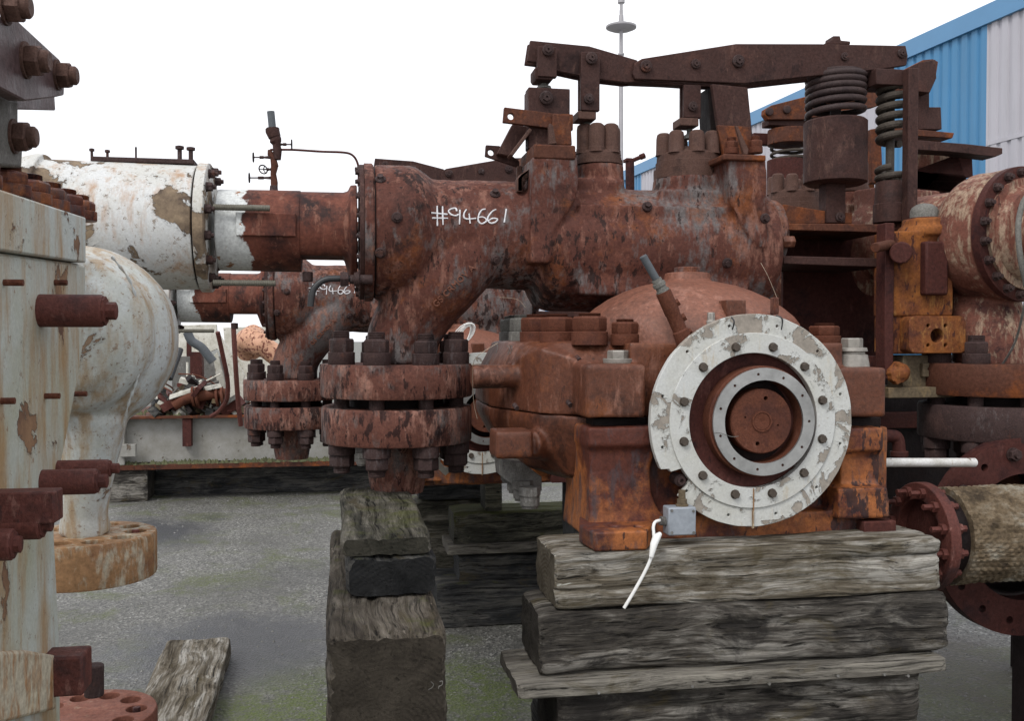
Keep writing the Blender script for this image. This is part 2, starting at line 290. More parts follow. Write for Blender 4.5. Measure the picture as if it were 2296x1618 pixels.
def ground_mat():
    B = NB('gravelly_yard_surface')
    geo = B.n.new('ShaderNodeNewGeometry'); B.co = geo.outputs['Position']
    sp = B.noise(110, 4, 0.75); sp2 = B.noise(45, 6, 0.8)
    vo = B.n.new('ShaderNodeTexVoronoi'); B.l.new(B.co, vo.inputs['Vector']); vo.inputs['Scale'].default_value = 85
    base = B.ramp(vo.outputs['Color'], [(0.1, (0.045, 0.045, 0.042)), (0.5, (0.130, 0.127, 0.114)), (0.82, (0.230, 0.226, 0.206)), (0.95, (0.40, 0.395, 0.37))])
    base = B.mix(0.6, base, B.ramp(sp2, [(0.3, 0.5), (0.7, 1.35)]), 'MULTIPLY')
    base = B.mix(B.ramp(B.noise(1.1, 7, 0.66, off=(2, 1, 0)), [(0.44, 0), (0.62, 0.6)]), base, B.mix(0.5, (0.12, 0.117, 0.105), base, 'MULTIPLY'))
    mo = B.noise(1.7, 9, 0.72, off=(6.2, 3.3, 0), dist=0.5)
    mk = B.math('MULTIPLY', B.ramp(mo, [(0.50, 0), (0.62, 1)]), B.ramp(sp2, [(0.40, 0.25), (0.6, 1)]))
    base = B.mix(mk, base, B.ramp(sp, [(0.3, (0.035, 0.045, 0.010)), (0.7, (0.11, 0.13, 0.028))]))
    # moss patches and two wet hollows at their own places in the yard
    def blob(x, y, rx, ry, soft=0.35, amp=0.7):
        mp = B.n.new('ShaderNodeMapping'); B.l.new(B.co, mp.inputs['Vector'])
        mp.inputs['Location'].default_value = (-x / rx, -y / ry, 0); mp.inputs['Scale'].default_value = (1 / rx, 1 / ry, 0)
        ln = B.n.new('ShaderNodeVectorMath'); ln.operation = 'LENGTH'; B.l.new(mp.outputs[0], ln.inputs[0])
        v = B.math('ADD', ln.outputs['Value'], B.math('MULTIPLY', B.math('SUBTRACT', B.noise(4.5, 9, 0.75), 0.5), amp * 3.6))
        return B.ramp(v, [(max(0, 1 - soft), 1), (1, 0)])
    gm = blob(-0.85, 4.0, 0.65, 0.7, 0.6)
    gm2 = blob(-0.15, 4.3, 0.45, 0.6, 0.6)
    gm3 = blob(2.0, 4.4, 0.5, 0.6, 0.7)
    for g in (gm, gm2, gm3):
        base = B.mix(B.math('MULTIPLY', g, B.math('MULTIPLY', B.ramp(sp2, [(0.40, 0.1), (0.52, 1)]), B.ramp(B.noise(8, 7, 0.75), [(0.40, 0.15), (0.50, 1)]))), base, B.ramp(sp, [(0.3, (0.030, 0.046, 0.008)), (0.7, (0.13, 0.165, 0.026))]))
    base = B.mix(B.math('MULTIPLY', blob(2.1, 4.6, 0.8, 0.9, 0.7), 0.7), base, B.ramp(sp2, [(0.35, (0.035, 0.026, 0.020)), (0.65, (0.095, 0.075, 0.060))]))
    wt = B.math('MAXIMUM', blob(-1.45, 4.95, 0.75, 0.75, 0.5, 0.35), blob(-3.2, 7.8, 0.9, 0.8, 0.5, 0.35))
    wt = B.math('MAXIMUM', wt, B.ramp(B.noise(0.7, 5, 0.6, off=(1, 9, 0)), [(0.62, 0), (0.70, 0.7)]))
    base = B.mix(B.math('MULTIPLY', wt, 0.85), base, (0.038, 0.040, 0.047))
    rg = B.mix(wt, (0.62,) * 3, (0.30,) * 3)
    nb = B.bump(vo.outputs['Distance'], 0.8, 0.006); nb = B.bump(sp2, 0.6, 0.008, nb)
    return B.fin(base, rg, nb, 0, 0.5)
M['ground'] = ground_mat()
def lag_mat():
    B = NB('woven_lagging')
    col = B.ramp(B.noise(7, 7, 0.7, stretch=(1, 1, 1.8)), [(0.36, (0.045, 0.034, 0.024)), (0.47, (0.125, 0.092, 0.058)), (0.53, (0.17, 0.135, 0.095)), (0.64, (0.27, 0.25, 0.205))])
    col = B.mix(0.7, col, B.ramp(B.noise(60, 4, 0.7), [(0.3, 0.45), (0.7, 1.35)]), 'MULTIPLY')
    return B.fin(col, 0.95, B.bump(B.noise(50, 5, 0.7), 0.6, 0.004), 0, 0.1)
M['lag'] = lag_mat()

# ------------------------------------------------------------------ mesh helpers
def newbm(): return bmesh.new()
def axis_frame(ax):
    ax = Vector(ax).normalized()
    h = Vector((0, 0, 1)) if abs(ax.z) < 0.9 else Vector((1, 0, 0))
    a = ax.cross(h).normalized(); b = ax.cross(a).normalized()
    return ax, a, b
def lathe(bm, o, ax, prof, seg=40, cap=True, phase=0.0):
    """prof = [(distance along axis, radius)]"""
    ax, a, b = axis_frame(ax); o = Vector(o); rings = []
    for d, r in prof:
        rings.append([bm.verts.new(o + ax * d + (a * math.cos(phase + 2 * math.pi * i / seg) + b * math.sin(phase + 2 * math.pi * i / seg)) * max(r, 1e-4)) for i in range(seg)])
    for k in range(len(rings) - 1):
        for i in range(seg):
            j = (i + 1) % seg
            bm.faces.new((rings[k][i], rings[k][j], rings[k + 1][j], rings[k + 1][i]))
    if cap:
        bm.faces.new(list(reversed(rings[0]))); bm.faces.new(rings[-1])
    else:
        for i in range(seg):
            j = (i + 1) % seg
            bm.faces.new((rings[-1][i], rings[-1][j], rings[0][j], rings[0][i]))
    return bm
def cyl(bm, p0, p1, r, seg=20, r2=None):
    p0, p1 = Vector(p0), Vector(p1); d = p1 - p0
    return lathe(bm, p0, d, [(0, r), (d.length, r if r2 is None else r2)], seg)
def ringplate(bm, o, ax, r0, r1, t, seg=64):          # flat ring from o towards ax by t
    return lathe(bm, o, ax, [(0, r1), (t, r1), (t, r0), (0, r0)], seg, cap=False)
def loft(bm, loops, cap=True):
    rs = [[bm.verts.new(p) for p in lp] for lp in loops]; n = len(rs[0])
    for k in range(len(rs) - 1):
        for i in range(n):
            j = (i + 1) % n
            bm.faces.new((rs[k][i], rs[k][j], rs[k + 1][j], rs[k + 1][i]))
    if cap:
        bm.faces.new(list(reversed(rs[0]))); bm.faces.new(rs[-1])
    return bm
def prism(bm, pts, ext):
    ext = Vector(ext); return loft(bm, [[Vector(p) for p in pts], [Vector(p) + ext for p in pts]])
def box(bm, a, b):
    x0, y0, z0 = (min(a[i], b[i]) for i in range(3)); x1, y1, z1 = (max(a[i], b[i]) for i in range(3))
    return prism(bm, [(x0, y0, z0), (x1, y0, z0), (x1, y1, z0), (x0, y1, z0)], (0, 0, z1 - z0))
def pbox(bm, px0, py0, px1, py1, v0, v1):            # box whose front face fills a rectangle of the photo
    a = pt(px0, py0, v0); b = pt(px1, py1, v0); c = pt((px0 + px1) / 2, py0, v0); d = pt((px0 + px1) / 2, py1, v0)
    return box(bm, (a.x, v0, c.z), (b.x, v1, d.z))
def ppoly(bm, pp, v0, v1):
    return prism(bm, [pt(x, y, v0) for x, y in pp], (0, v1 - v0, 0))
def tube(bm, path, r, seg=12, closed=False):
    P = [Vector(p) for p in path]; n = len(P); rr = r if hasattr(r, '__len__') else [r] * n
    rings = []; prev = None
    for i in range(n):
        t = (P[min(i + 1, n - 1)] - P[max(i - 1, 0)]).normalized()
        if prev is None: _, a, b = axis_frame(t)
        else:
            a = (prev - t * prev.dot(t)).normalized(); b = t.cross(a)
        prev = a
        rings.append([bm.verts.new(P[i] + (a * math.cos(2 * math.pi * k / seg) + b * math.sin(2 * math.pi * k / seg)) * rr[i]) for k in range(seg)])
    for i in range(n - 1):
        for k in range(seg):
            j = (k + 1) % seg
            bm.faces.new((rings[i][k], rings[i][j], rings[i + 1][j], rings[i + 1][k]))
    bm.faces.new(list(reversed(rings[0]))); bm.faces.new(rings[-1])
    return bm
def smoothpath(pts, n=6):
    P = [Vector(p) for p in pts]; out = []
    for i in range(len(P) - 1):
        p0, p1, p2, p3 = P[max(i - 1, 0)], P[i], P[i + 1], P[min(i + 2, len(P) - 1)]
        for k in range(n):
            t = k / n
            out.append(0.5 * ((2 * p1) + (-p0 + p2) * t + (2 * p0 - 5 * p1 + 4 * p2 - p3) * t * t + (-p0 + 3 * p1 - 3 * p2 + p3) * t ** 3))
    out.append(P[-1]); return out
def helix(bm, c, r, z0, z1, turns, wr, seg=10, pw=1.0):
    n = int(turns * 22); pts = []
    for i in range(n + 1):
        t = i / n; a = t * turns * 2 * math.pi
        pts.append(Vector((c[0] + r * math.cos(a), c[1] + r * math.sin(a), z0 + (z1 - z0) * (t ** pw))))
    return tube(bm, pts, wr, seg)
def rbox_mesh(bm, a, b): return box(bm, a, b)
def bm_mesh(bm, name, off=(0, 0, 0)):
    bmesh.ops.recalc_face_normals(bm, faces=bm.faces)
    me = bpy.data.meshes.new(name); o = Vector(off)
    for v in bm.verts: v.co -= o
    bm.to_mesh(me); bm.free(); return me
def shade(me, smooth=True, ang=35):
    if smooth:
        me.shade_smooth()
        try: me.set_sharp_from_angle(angle=R(ang))
        except Exception: pass
TS = bpy.data.scenes.new('scratch')      # a scratch scene so that only the piece at hand is evaluated
def applied(me, mods):
    """evaluate modifiers on a temporary object; mods = [(type, {props})]"""
    o = bpy.data.objects.new('tmp', me); TS.collection.objects.link(o); tmp = []
    for t, pr in mods:
        m = o.modifiers.new('m', t)
        for k, v in pr.items():
            if k == 'cutter':
                c = bpy.data.objects.new('tmpc', v); TS.collection.objects.link(c); tmp.append(c); m.object = c
            else: setattr(m, k, v)
    vl_ = TS.view_layers[0]; vl_.update(); dg = vl_.depsgraph
    r = bpy.data.meshes.new_from_object(o.evaluated_get(dg))
    bpy.data.objects.remove(o)
    for c in tmp: bpy.data.objects.remove(c)
    return r
def casting(bm, name, off, voxel=0.007, smooth=6, lump=0.0):
    me = bm_mesh(bm, name, off)
    r = applied(me, [('REMESH', dict(mode='VOXEL', voxel_size=voxel, use_smooth_shade=True)), ('SMOOTH', dict(factor=0.5, iterations=smooth))])
    if lump:
        co = [v.co.copy() for v in r.vertices]; no = [v.normal.copy() for v in r.vertices]
        flat = []
        for c, n in zip(co, no): flat.extend(c + n * (mnoise.fractal(c * 9, 1.0, 2.0, 4) * lump))
        r.vertices.foreach_set('co', flat); r.update()
    r.name = name; r.shade_smooth(); return r

class Thing:
    def __init__(s, name, label, cat, origin, group=None, rot=TH, world=False):
        s.o = Vector(origin)
        e = bpy.data.objects.new(name, None); COL.objects.link(e); e.empty_display_size = 0.1
        e.location = s.o if world else g2w(s.o); e.rotation_euler = (0, 0, 0 if world else rot)
        e['label'] = label; e['category'] = cat
        if group: e['group'] = group
        s.e = e
    def mesh(s, name, me, m, parent=None, smooth=False, bevel=0.0, loc=None, q=None):
        o = bpy.data.objects.new(name, me); COL.objects.link(o)
        if not me.materials: me.materials.append(M[m])
        o.parent = parent if parent else s.e
        if loc is not None:
            p = Vector(loc) - s.o
            if parent: p -= parent.location
            o.location = p
        if q is not None: o.rotation_mode = 'QUATERNION'; o.rotation_quaternion = q
        if bevel:
            b = o.modifiers.new('bevel', 'BEVEL'); b.width = bevel; b.segments = 2; b.limit_method = 'ANGLE'; b.angle_limit = R(40)
        return o
    def part(s, name, bm, m, parent=None, bevel=0.003, smooth=True):
        po = Vector(s.o)
        if parent: po = po + parent.location
        me = bm_mesh(bm, name, po); shade(me, smooth)
        return s.mesh(name, me, m, parent, bevel=bevel)
    def cast(s, name, bm, m, parent=None, **kw):
        po = Vector(s.o)
        if parent: po = po + parent.location
        return s.mesh(name, casting(bm, name, po, **kw), m, parent)
    def put(s, name, me, m, loc, ax=(0, 0, 1), parent=None, spin=0.0):
        q = Vector((0, 0, 1)).rotation_difference(Vector(ax).normalized()) @ Quaternion((0, 0, 1), spin)
        return s.mesh(name, me, m, parent, loc=loc, q=q)
def single(name, bm, m, label, cat, origin, group=None, bevel=0.0, kind=None, smooth=True, world=False):
    me = bm_mesh(bm, name, origin); shade(me, smooth); me.materials.append(M[m])
    o = bpy.data.objects.new(name, me); COL.objects.link(o)
    o.location = Vector(origin) if world else g2w(origin); o.rotation_euler = (0, 0, 0 if world else TH)
    if kind: o['kind'] = kind
    if label: o['label'] = label
    if cat: o['category'] = cat
    if group: o['group'] = group
    if bevel:
        b = o.modifiers.new('bevel', 'BEVEL'); b.width = bevel; b.segments = 2; b.limit_method = 'ANGLE'; b.angle_limit = R(40)
    return o

# shared nuts and bolts, standing on +z from z = 0
def mk(name, fn, m, ang=35):
    bm = newbm(); fn(bm); me = bm_mesh(bm, name); shade(me, True, ang); me.materials.append(M[m]); return me
def hexprism(bm, r, h0, h1, ch=0.12):
    c = r * ch
    lathe(bm, (0, 0, 0), ZX, [(h0, r * 0.93), (h0 + c, r), (h1 - c, r), (h1, r * 0.90)], 6)
def nut_tall(bm, r=0.039, h=0.050, rod=0.012):
    """collar, hexagon nut and stud end"""
    lathe(bm, (0, 0, 0), ZX, [(0, r * 1.02), (0.002, r * 1.05), (h * 0.46, r * 1.05), (h * 0.48, r)], 28)
    hexprism(bm, r * 0.98, h * 0.48, h * 1.0)
    pr = [(h, r * 0.66)]
    n = 4
    for i in range(n): pr += [(h + rod * (i + 0.2) / n, r * 0.66), (h + rod * (i + 0.6) / n, r * 0.60)]
    pr += [(h + rod, r * 0.64), (h + rod * 1.1, r * 0.55)]
    lathe(bm, (0, 0, 0), ZX, pr, 24)

# ------------------------------------------------------------------ ground
bm = newbm()
NX = 60
for (x0, x1, y0, y1, n) in ((-400, 400, -60, 500, 1),):
    vs = [bm.verts.new((x, y, 0)) for x, y in ((x0, y0), (x1, y0), (x1, y1), (x0, y1))]; bm.faces.new(vs)
single('ground', bm, 'ground', 'grey gravelly yard surface with moss and damp patches', 'ground', (0, 0, 0), kind='structure', world=True)
me = bpy.data.objects['ground']
del me['category']
# loose grit
bm = newbm(); rnd = random.Random(3)
for i in range(5200):
    y = rnd.uniform(3.2, 11.5); x = rnd.uniform(-0.52 * y, 0.60 * y)
    if rnd.random() > 3.2 / y * 1.6: continue
    r = rnd.uniform(0.003, 0.009) * (1 + 0.05 * y)
    a = rnd.uniform(0, 6.28); vs = []
    top = bm.verts.new((x, y, r * 0.8))
    for k in range(5): vs.append(bm.verts.new((x + r * math.cos(a + k * 1.257) * rnd.uniform(.7, 1.2), y + r * math.sin(a + k * 1.257) * rnd.uniform(.7, 1.2), -0.001)))
    for k in range(5): bm.faces.new((vs[k], vs[(k + 1) % 5], top))
M['grit'] = simple('pale_grit', (0.15, 0.148, 0.135), 0.5, 0, 0.1, 0.7, 3)
single('gravel', bm, 'grit', 'loose pale grit scattered over the yard', 'gravel', (0, 0, 0), kind='stuff', world=True, smooth=False)

# ------------------------------------------------------------------ warehouse with ribbed cladding
WD = Vector((-0.2651, 1.0, 0)).normalized(); WN = Vector((-WD.y, WD.x, 0))   # WN points towards the camera side
WN = Vector((-1, -0.2651, 0)).normalized()
def wpos(d): return Vector((14.38 - 0.2651 * d, d, 0))
wh = Thing('warehouse', 'tall warehouse clad in alternating blue and white ribbed panels behind the machines', 'building', wpos(14), world=True)
HW = 8.0
edges = [(11.5, 19.0, 'w'), (19.0, 22.2, 'b'), (22.2, 23.1, 'w'), (23.1, 25.0, 'b'), (25.0, 30.4, 'w'), (30.4, 33.0, 'b'), (33.0, 36.0, 'w'), (36.0, 39.5, 'b'), (39.5, 44, 'w'), (44, 48, 'b'), (48, 60, 'w')]
for a, b_, c in edges:
    bm = newbm(); L0 = wpos(a); Ln = (wpos(b_) - L0).length; n = max(1, round(Ln / 0.27)); per = Ln / n
    prof = []
    for i in range(n):
        s0 = i * per
        prof += [(s0, 0.0), (s0 + per * 0.55, 0.0), (s0 + per * 0.63, -0.035), (s0 + per * 0.92, -0.035)]
    prof.append((Ln, 0.0)); rows = [0.0, HW * 0.28, HW * 0.58, HW]
    vs = [[bm.verts.new(L0 + WD * s + WN * d + Vector((0, 0, z))) for s, d in prof] for z in rows]
    for k in range(len(rows) - 1):
        for i in range(len(prof) - 1): bm.faces.new((vs[k][i], vs[k][i + 1], vs[k + 1][i + 1], vs[k + 1][i]))
    wh.part('wall_panel', bm, 'cladblue' if c == 'b' else 'cladwhite', bevel=0, smooth=False)
bm = newbm()
A, B_ = wpos(11.5), wpos(60)
prism(bm, [A + WN * 0.06 + ZX * (HW - 0.22), A - WN * 0.3 + ZX * (HW - 0.22), A - WN * 0.3 + ZX * (HW + 0.16), A + WN * 0.06 + ZX * (HW + 0.16)], B_ - A)
wh.part('roof_trim', bm, 'cladtrim')
for zz in (2.9, 5.4):
    bm = newbm(); A2, B2 = wpos(11.6), wpos(18.95)
    prism(bm, [A2 + WN * 0.012 + ZX * zz, A2 - WN * 0.03 + ZX * zz, A2 - WN * 0.03 + ZX * (zz + 0.07), A2 + WN * 0.012 + ZX * (zz + 0.07)], B2 - A2)
    wh.part('joint_strip', bm, 'cladwhite', bevel=0)
bm = newbm()
prism(bm, [A - WN * 0.3, A - WN * 14, A - WN * 14 + ZX * (HW), A - WN * 7 + ZX * (HW + 0.1), A - WN * 0.3 + ZX * HW], B_ - A)
wh.part('building_body', bm, 'cladwhite', bevel=0)

# ------------------------------------------------------------------ lighting mast
mp_ = ptw(1391, 760, 60)
ms = Thing('mast', 'slender grey mast with a round platform rising beyond the levers', 'mast', (mp_.x, 60, 0), world=True)
bm = newbm(); lathe(bm, (mp_.x, 60, 0), ZX, [(0, 0.26), (10, 0.17), (21.5, 0.11), (22.0, 0.11)], 14); ms.part('pole', bm, 'mast', bevel=0)
bm = newbm(); lathe(bm, (mp_.x, 60, 20.75), ZX, [(0, 0.2), (0.02, 0.62), (0.16, 0.94), (0.26, 0.95), (0.30, 0.6), (0.46, 0.42), (0.52, 0.2)], 32); ms.part('platform', bm, 'mast', bevel=0)
bm = newbm(); lathe(bm, (mp_.x, 60, 21.2), ZX, [(0, 0.16), (0.5, 0.14), (0.55, 0.10), (1.2, 0.10), (1.25, 0.22), (1.45, 0.22), (1.5, 0.08), (4, 0.05)], 14); ms.part('mast_head', bm, 'mast', bevel=0)
bm = newbm(); lathe(bm, (mp_.x, 60, 19.2), ZX, [(0, 0.16), (0.05, 0.2), (0.12, 0.2), (0.17, 0.16)], 14); ms.part('collar', bm, 'mast', bevel=0)

# ================================================================== TURBINE WITH VALVE CHEST
CH = 3.37
ZC = pt(1000, 526, CH).z
org = pt(1500, 1215, 2.9)
T = Thing('steam_turbine', 'rusty steam turbine in front with white bolted ring and chalked number, on timber stacks', 'turbine', org, group='scrapped steam turbines on timbers')
def prof_u(lst, v=CH):
    """[(px, radius in photo units)] -> lathe profile along u, with start"""
    u0 = pt(lst[0][0], 528, v).x
    return [(pt(px, 528, v).x - u0, sc(px, v, r)) for px, r in lst], Vector((u0, v, 0))
bm = newbm()
pr, o0 = prof_u([(838, 151), (918, 151), (932, 147), (968, 121), (1185, 121), (1240, 130)]); lathe(bm, (o0.x, CH, ZC), UX, pr, 72)
z2 = pt(1450, 566, CH).z
pr, o0 = prof_u([(1180, 90), (1200, 128), (1225, 137), (1688, 137), (1700, 130), (1702, 30)]); lathe(bm, (o0.x, CH, z2), UX, pr, 72)
pbox(bm, 1300, 462, 1680, 664, CH - .198, CH + .15)
pr, o0 = prof_u([(1680, 84), (1728, 84), (1735, 78), (1736, 20)]); lathe(bm, (o0.x, CH, pt(1730, 533, CH).z), UX, pr, 64)
ppoly(bm, [(1194, 350), (1296, 350), (1300, 400), (1294, 446), (1246, 516), (1234, 590), (1190, 590)], CH - 0.222, CH + 0.10)
ppoly(bm, [(1630, 352), (1719, 352), (1723, 560), (1700, 548), (1672, 520), (1640, 455)], CH - 0.236, CH + 0.16)
pbox(bm, 1293, 400, 1400, 560, CH - 0.10, CH + 0.1)
def vcyl(bm, px, py0, py1, r, v, r2=None, seg=40):
    a = pt(px, py1, v); b = pt(px, py0, v); rr = sc(px, v, r); lathe(bm, a, ZX, [(0, rr if r2 is None else sc(px, v, r2)), (b.z - a.z, rr)], seg)
vcyl(bm, 1344, 372, 520, 54, CH)
vcyl(bm, 1543, 402, 540, 79, CH, 88); pbox(bm, 1480, 424, 1650, 560, CH - .15, CH + .15)
ex = [(902, 818), (902, 775), (914, 735), (945, 685), (1000, 625), (1055, 575), (1105, 555)]
tube(bm, smoothpath([pt(x, y, CH - d_) for (x, y), d_ in zip(ex, (0, 0, .01, .035, .07, .072, .02))], 5), [sc(900, CH, 81)] * 11 + [sc(900, CH, 82)] * 10 + [sc(900, CH, q_) for q_ in (82, 81, 80, 79, 77, 75, 73, 71, 69, 67)], 40)
chest = T.cast('valve_chest', bm, 'chest', voxel=0.0072, smooth=6, lump=0.0035)
# end flange with split line and its nuts
bm = newbm(); pr, o0 = prof_u([(815, 150), (816, 154), (833, 154), (835, 151), (836, 151)]); lathe(bm, (o0.x, CH, ZC), UX, pr, 96)
T.part('end_flange', bm, 'chest', bevel=0)
EF = (o0.x, CH, ZC)
bm = newbm(); pr, o1 = prof_u([(836, 147), (839, 147)]); lathe(bm, (o1.x, CH, ZC), UX, pr, 64); T.part('gasket', bm, 'hole', bevel=0)
nut_s = mk('flange_nut', lambda b: (lathe(b, (0, 0, 0), ZX, [(0, .016), (.004, .016)], 16), hexprism(b, .0145, .004, .019), lathe(b, (0, 0, 0), ZX, [(.019, .008), (.028, .0075)], 12)), 'darkmetal')
for k in range(20):
    a = R(9 + 18 * k); r = sc(815, CH, 140)
    T.put('nut', nut_s, 'darkmetal', (EF[0], CH + r * math.cos(a), ZC + r * math.sin(a)), (-1, 0, 0), spin=k)
from mathutils.bvhtree import BVHTree
BV = BVHTree.FromPolygons([v.co + T.o for v in chest.data.vertices], [tuple(p.vertices) for p in chest.data.polygons])
def chest_hit(px, py):
    h = BV.ray_cast(Vector((0, 0, 1.6)), rayg(px, py).normalized())
    return (h[0], h[1]) if h[0] is not None else (pt(px, py, CH - .2), Vector((0, -1, 0)))
# plug bolts on the chest surface
plug = mk('plug', lambda b: (lathe(b, (0, 0, -0.01), ZX, [(0, .018), (.014, .018), (.018, .014)], 20), lathe(b, (0, 0, 0), ZX, [(.008, .011), (.018, .011)], 6)), 'darkmetal')
def cyl_hit(px, py, zc, rm):
    d = rayg(px, py); o = Vector((0, 0, 1.6))
    a = d.y ** 2 + d.z ** 2; b = 2 * (-CH * d.y + (1.6 - zc) * d.z); c = CH ** 2 + (1.6 - zc) ** 2 - rm ** 2
    k = (-b - math.sqrt(max(0, b * b - 4 * a * c))) / (2 * a); p = o + d * k
    return p, Vector((0, p.y - CH, p.z - zc)).normalized()
for (x, y, zc, rp, m_) in ((890, 488, ZC, 151, 'darkmetal'), (853, 403, ZC, 151, 'chest'), (853, 567, ZC, 151, 'chest'), (1110, 436, ZC, 121, 'chest'), (1451, 464, z2, 137, 'darkmetal'), (1715, 490, z2, 137, 'darkmetal'), (1630, 590, z2, 137, 'chest'), (1110, 583, ZC, 121, 'chest')):
    p, n = chest_hit(x, y); T.put('plug', plug, m_, p, n)
# chalk number
def chalk(strokes, r=0.0026):
    bm = newbm()
    for st in strokes:
        path = []
        P = smoothpath([Vector((x, y, 0)) for x, y in st], 5)
        for q in P:
            p, n = chest_hit(918.7 + q.x * .1167, 428.7 + q.y * .1167); path.append(p + n * 0.0008)
        tube(bm, path, [r * (1.0 + .45 * mnoise.noise(p_ * 60)) for p_ in path], 6)
    return bm
T.part('chalk_number', chalk([[(525, 290), (528, 480), (530, 670)], [(630, 300), (634, 480), (640, 650)], [(415, 420), (570, 435), (725, 450)], [(430, 520), (580, 522), (735, 525)],
    [(905, 390), (880, 335), (800, 345), (745, 385), (790, 450), (880, 475), (940, 450)], [(965, 365), (962, 500), (955, 640)],
    [(1090, 355), (1045, 430), (1045, 510), (1110, 540), (1275, 525)], [(1140, 435), (1150, 530), (1160, 625)],
    [(1455, 350), (1380, 370), (1320, 480), (1320, 580), (1380, 630), (1450, 600), (1475, 560), (1440, 515), (1380, 500), (1310, 515)],
    [(1660, 355), (1590, 390), (1510, 490), (1500, 570), (1560, 620), (1640, 600), (1685, 555), (1660, 530), (1580, 530), (1500, 580)],
    [(1855, 350), (1835, 480), (1815, 605)]]), 'chalk', bevel=0)
# raised letters along the elbow
def text_mesh(body, size, ext):
    c = bpy.data.curves.new('txt', 'FONT'); c.body = body; c.size = size; c.extrude = ext; c.bevel_depth = 0.0006; c.space_character = 1.1
    o = bpy.data.objects.new('txt', c); TS.collection.objects.link(o)
    TS.view_layers[0].update(); dg = TS.view_layers[0].depsgraph
    me = bpy.data.meshes.new_from_object(o.evaluated_get(dg)); bpy.data.objects.remove(o); return me
tm = text_mesh('GS CRMOV A', 0.034, 0.002); tm.materials.append(M['chest'])
A_, B_2 = Vector((978, 690, 0)), Vector((1066, 601, 0)); dv_ = (B_2 - A_); up_ = Vector((dv_.y, -dv_.x, 0)).normalized() * -1
if up_.y > 0: up_ = -up_
wd_ = max(v.co.x for v in tm.vertices)
for v in tm.vertices:                  # wrap the letters on to the curved elbow
    q_ = A_ + dv_ * (v.co.x / wd_) + up_ * (v.co.y / wd_ * dv_.length)
    p, n = chest_hit(q_.x, q_.y); v.co = p + n * (0.0022 + v.co.z) - T.o
tm.update(); tm.materials.clear(); T.mesh('raised_lettering', tm, 'dome')  # letters take the paler dome rust in place of their highlights

# barrel to the left, with cut-away underside
bm = newbm()
pr, o0 = prof_u([(492, 91), (676, 91)]); lathe(bm, (o0.x, CH, ZC), UX, pr, 56)
pr, o0 = prof_u([(660, 89), (770, 89), (780, 92), (786, 105), (800, 106), (802, 118), (814, 148)])
pr = pr[:5]
bm2 = newbm(); lathe(bm2, (o0.x, CH, ZC), UX, pr, 56)
zcut = ZC - sc(730, CH, 58)
for v_ in bm2.verts:
    if v_.co.z < zcut and v_.co.x < pt(778, 528, CH).x: v_.co.z = zcut
m_ = bpy.data.meshes.new('x'); bm2.to_mesh(m_); bm2.free(); bm.from_mesh(m_)
pbox(bm, 528, 477, 664, 530, CH - sc(600, CH, 96), CH)
bmf = newbm(); pr, of_ = prof_u([(805, 149), (806, 151), (814.5, 151)]); lathe(bmf, (of_.x, CH, ZC), UX, pr, 72); T.part('barrel_flange', bmf, 'lever', bevel=0)
# give the barrel its own origin at the left end so that the paint edge has a place
barrel = T.part('barrel', bm, 'barrel', bevel=0.004)
bx = o0.x
pc = pt(560, 528, CH)
for v_ in barrel.data.vertices: v_.co -= Vector((pc.x + 0.50 + 0.0, CH, ZC)) - T.o
barrel.location = Vector((pc.x + 0.50, CH, ZC)) - T.o
M['barrel'].node_tree  # paint edge sits 0.5 m left of this origin
bm = newbm(); cyl(bm, pt(690, 610, CH - .05), pt(690, 632, CH - .05), .018, 10); T.part('drain_stub', bm, 'darkmetal')

# white cylinder on the far left with its flange and studs
bm = newbm()
zw = pt(450, 512, CH).z
pr, o0 = prof_u([(30, 120), (60, 150), (95, 158), (110, 156), (112, 146), (448, 138)]); lathe(bm, (o0.x, CH, zw), UX, pr, 72)
wc = T.part('servo_cylinder', bm, 'white_cyl', bevel=0.003)
bm = newbm(); pr, o0 = prof_u([(452, 140), (453, 144), (474, 144), (476, 141)]); lathe(bm, (o0.x, CH, zw), UX, pr, 72); T.part('cylinder_flange', bm, 'white_cyl', bevel=0)
bm = newbm(); pr, o0 = prof_u([(447, 135), (453, 135)]); lathe(bm, (o0.x, CH, zw), UX, pr, 48); T.part('gasket', bm, 'hole', bevel=0)
u1 = pt(477, 528, CH).x
for k in range(14):
    a = R(13 + 360 / 14 * k); r = sc(477, CH, 126)
    T.put('nut', nut_s, 'darkmetal', (u1, CH + r * math.cos(a), zw + r * math.sin(a)), (1, 0, 0), spin=k)
for (y0, dv, x1) in ((466, -0.16, 605), (635, -0.13, 618)):
    a = pt(478, y0, CH + dv); bm = newbm(); pr2 = [(0, .010)]
    L_ = pt(x1, y0, CH + dv).x - a.x
    for i in range(34): pr2 += [(L_ * (i + .3) / 34, .0108), (L_ * (i + .8) / 34, .0092)]
    pr2.append((L_, .009)); lathe(bm, (a.x, a.y, pt(540, y0, CH + dv).z), UX, pr2, 14); T.part('stud', bm, 'olive', bevel=0)
bm = newbm(); a = pt(212, 357, CH); b = pt(440, 366, CH); box(bm, (a.x, CH - .05, zw + sc(300, CH, 139)), (b.x, CH + .05, zw + sc(300, CH, 150))); T.part('top_plate', bm, 'darkmetal')
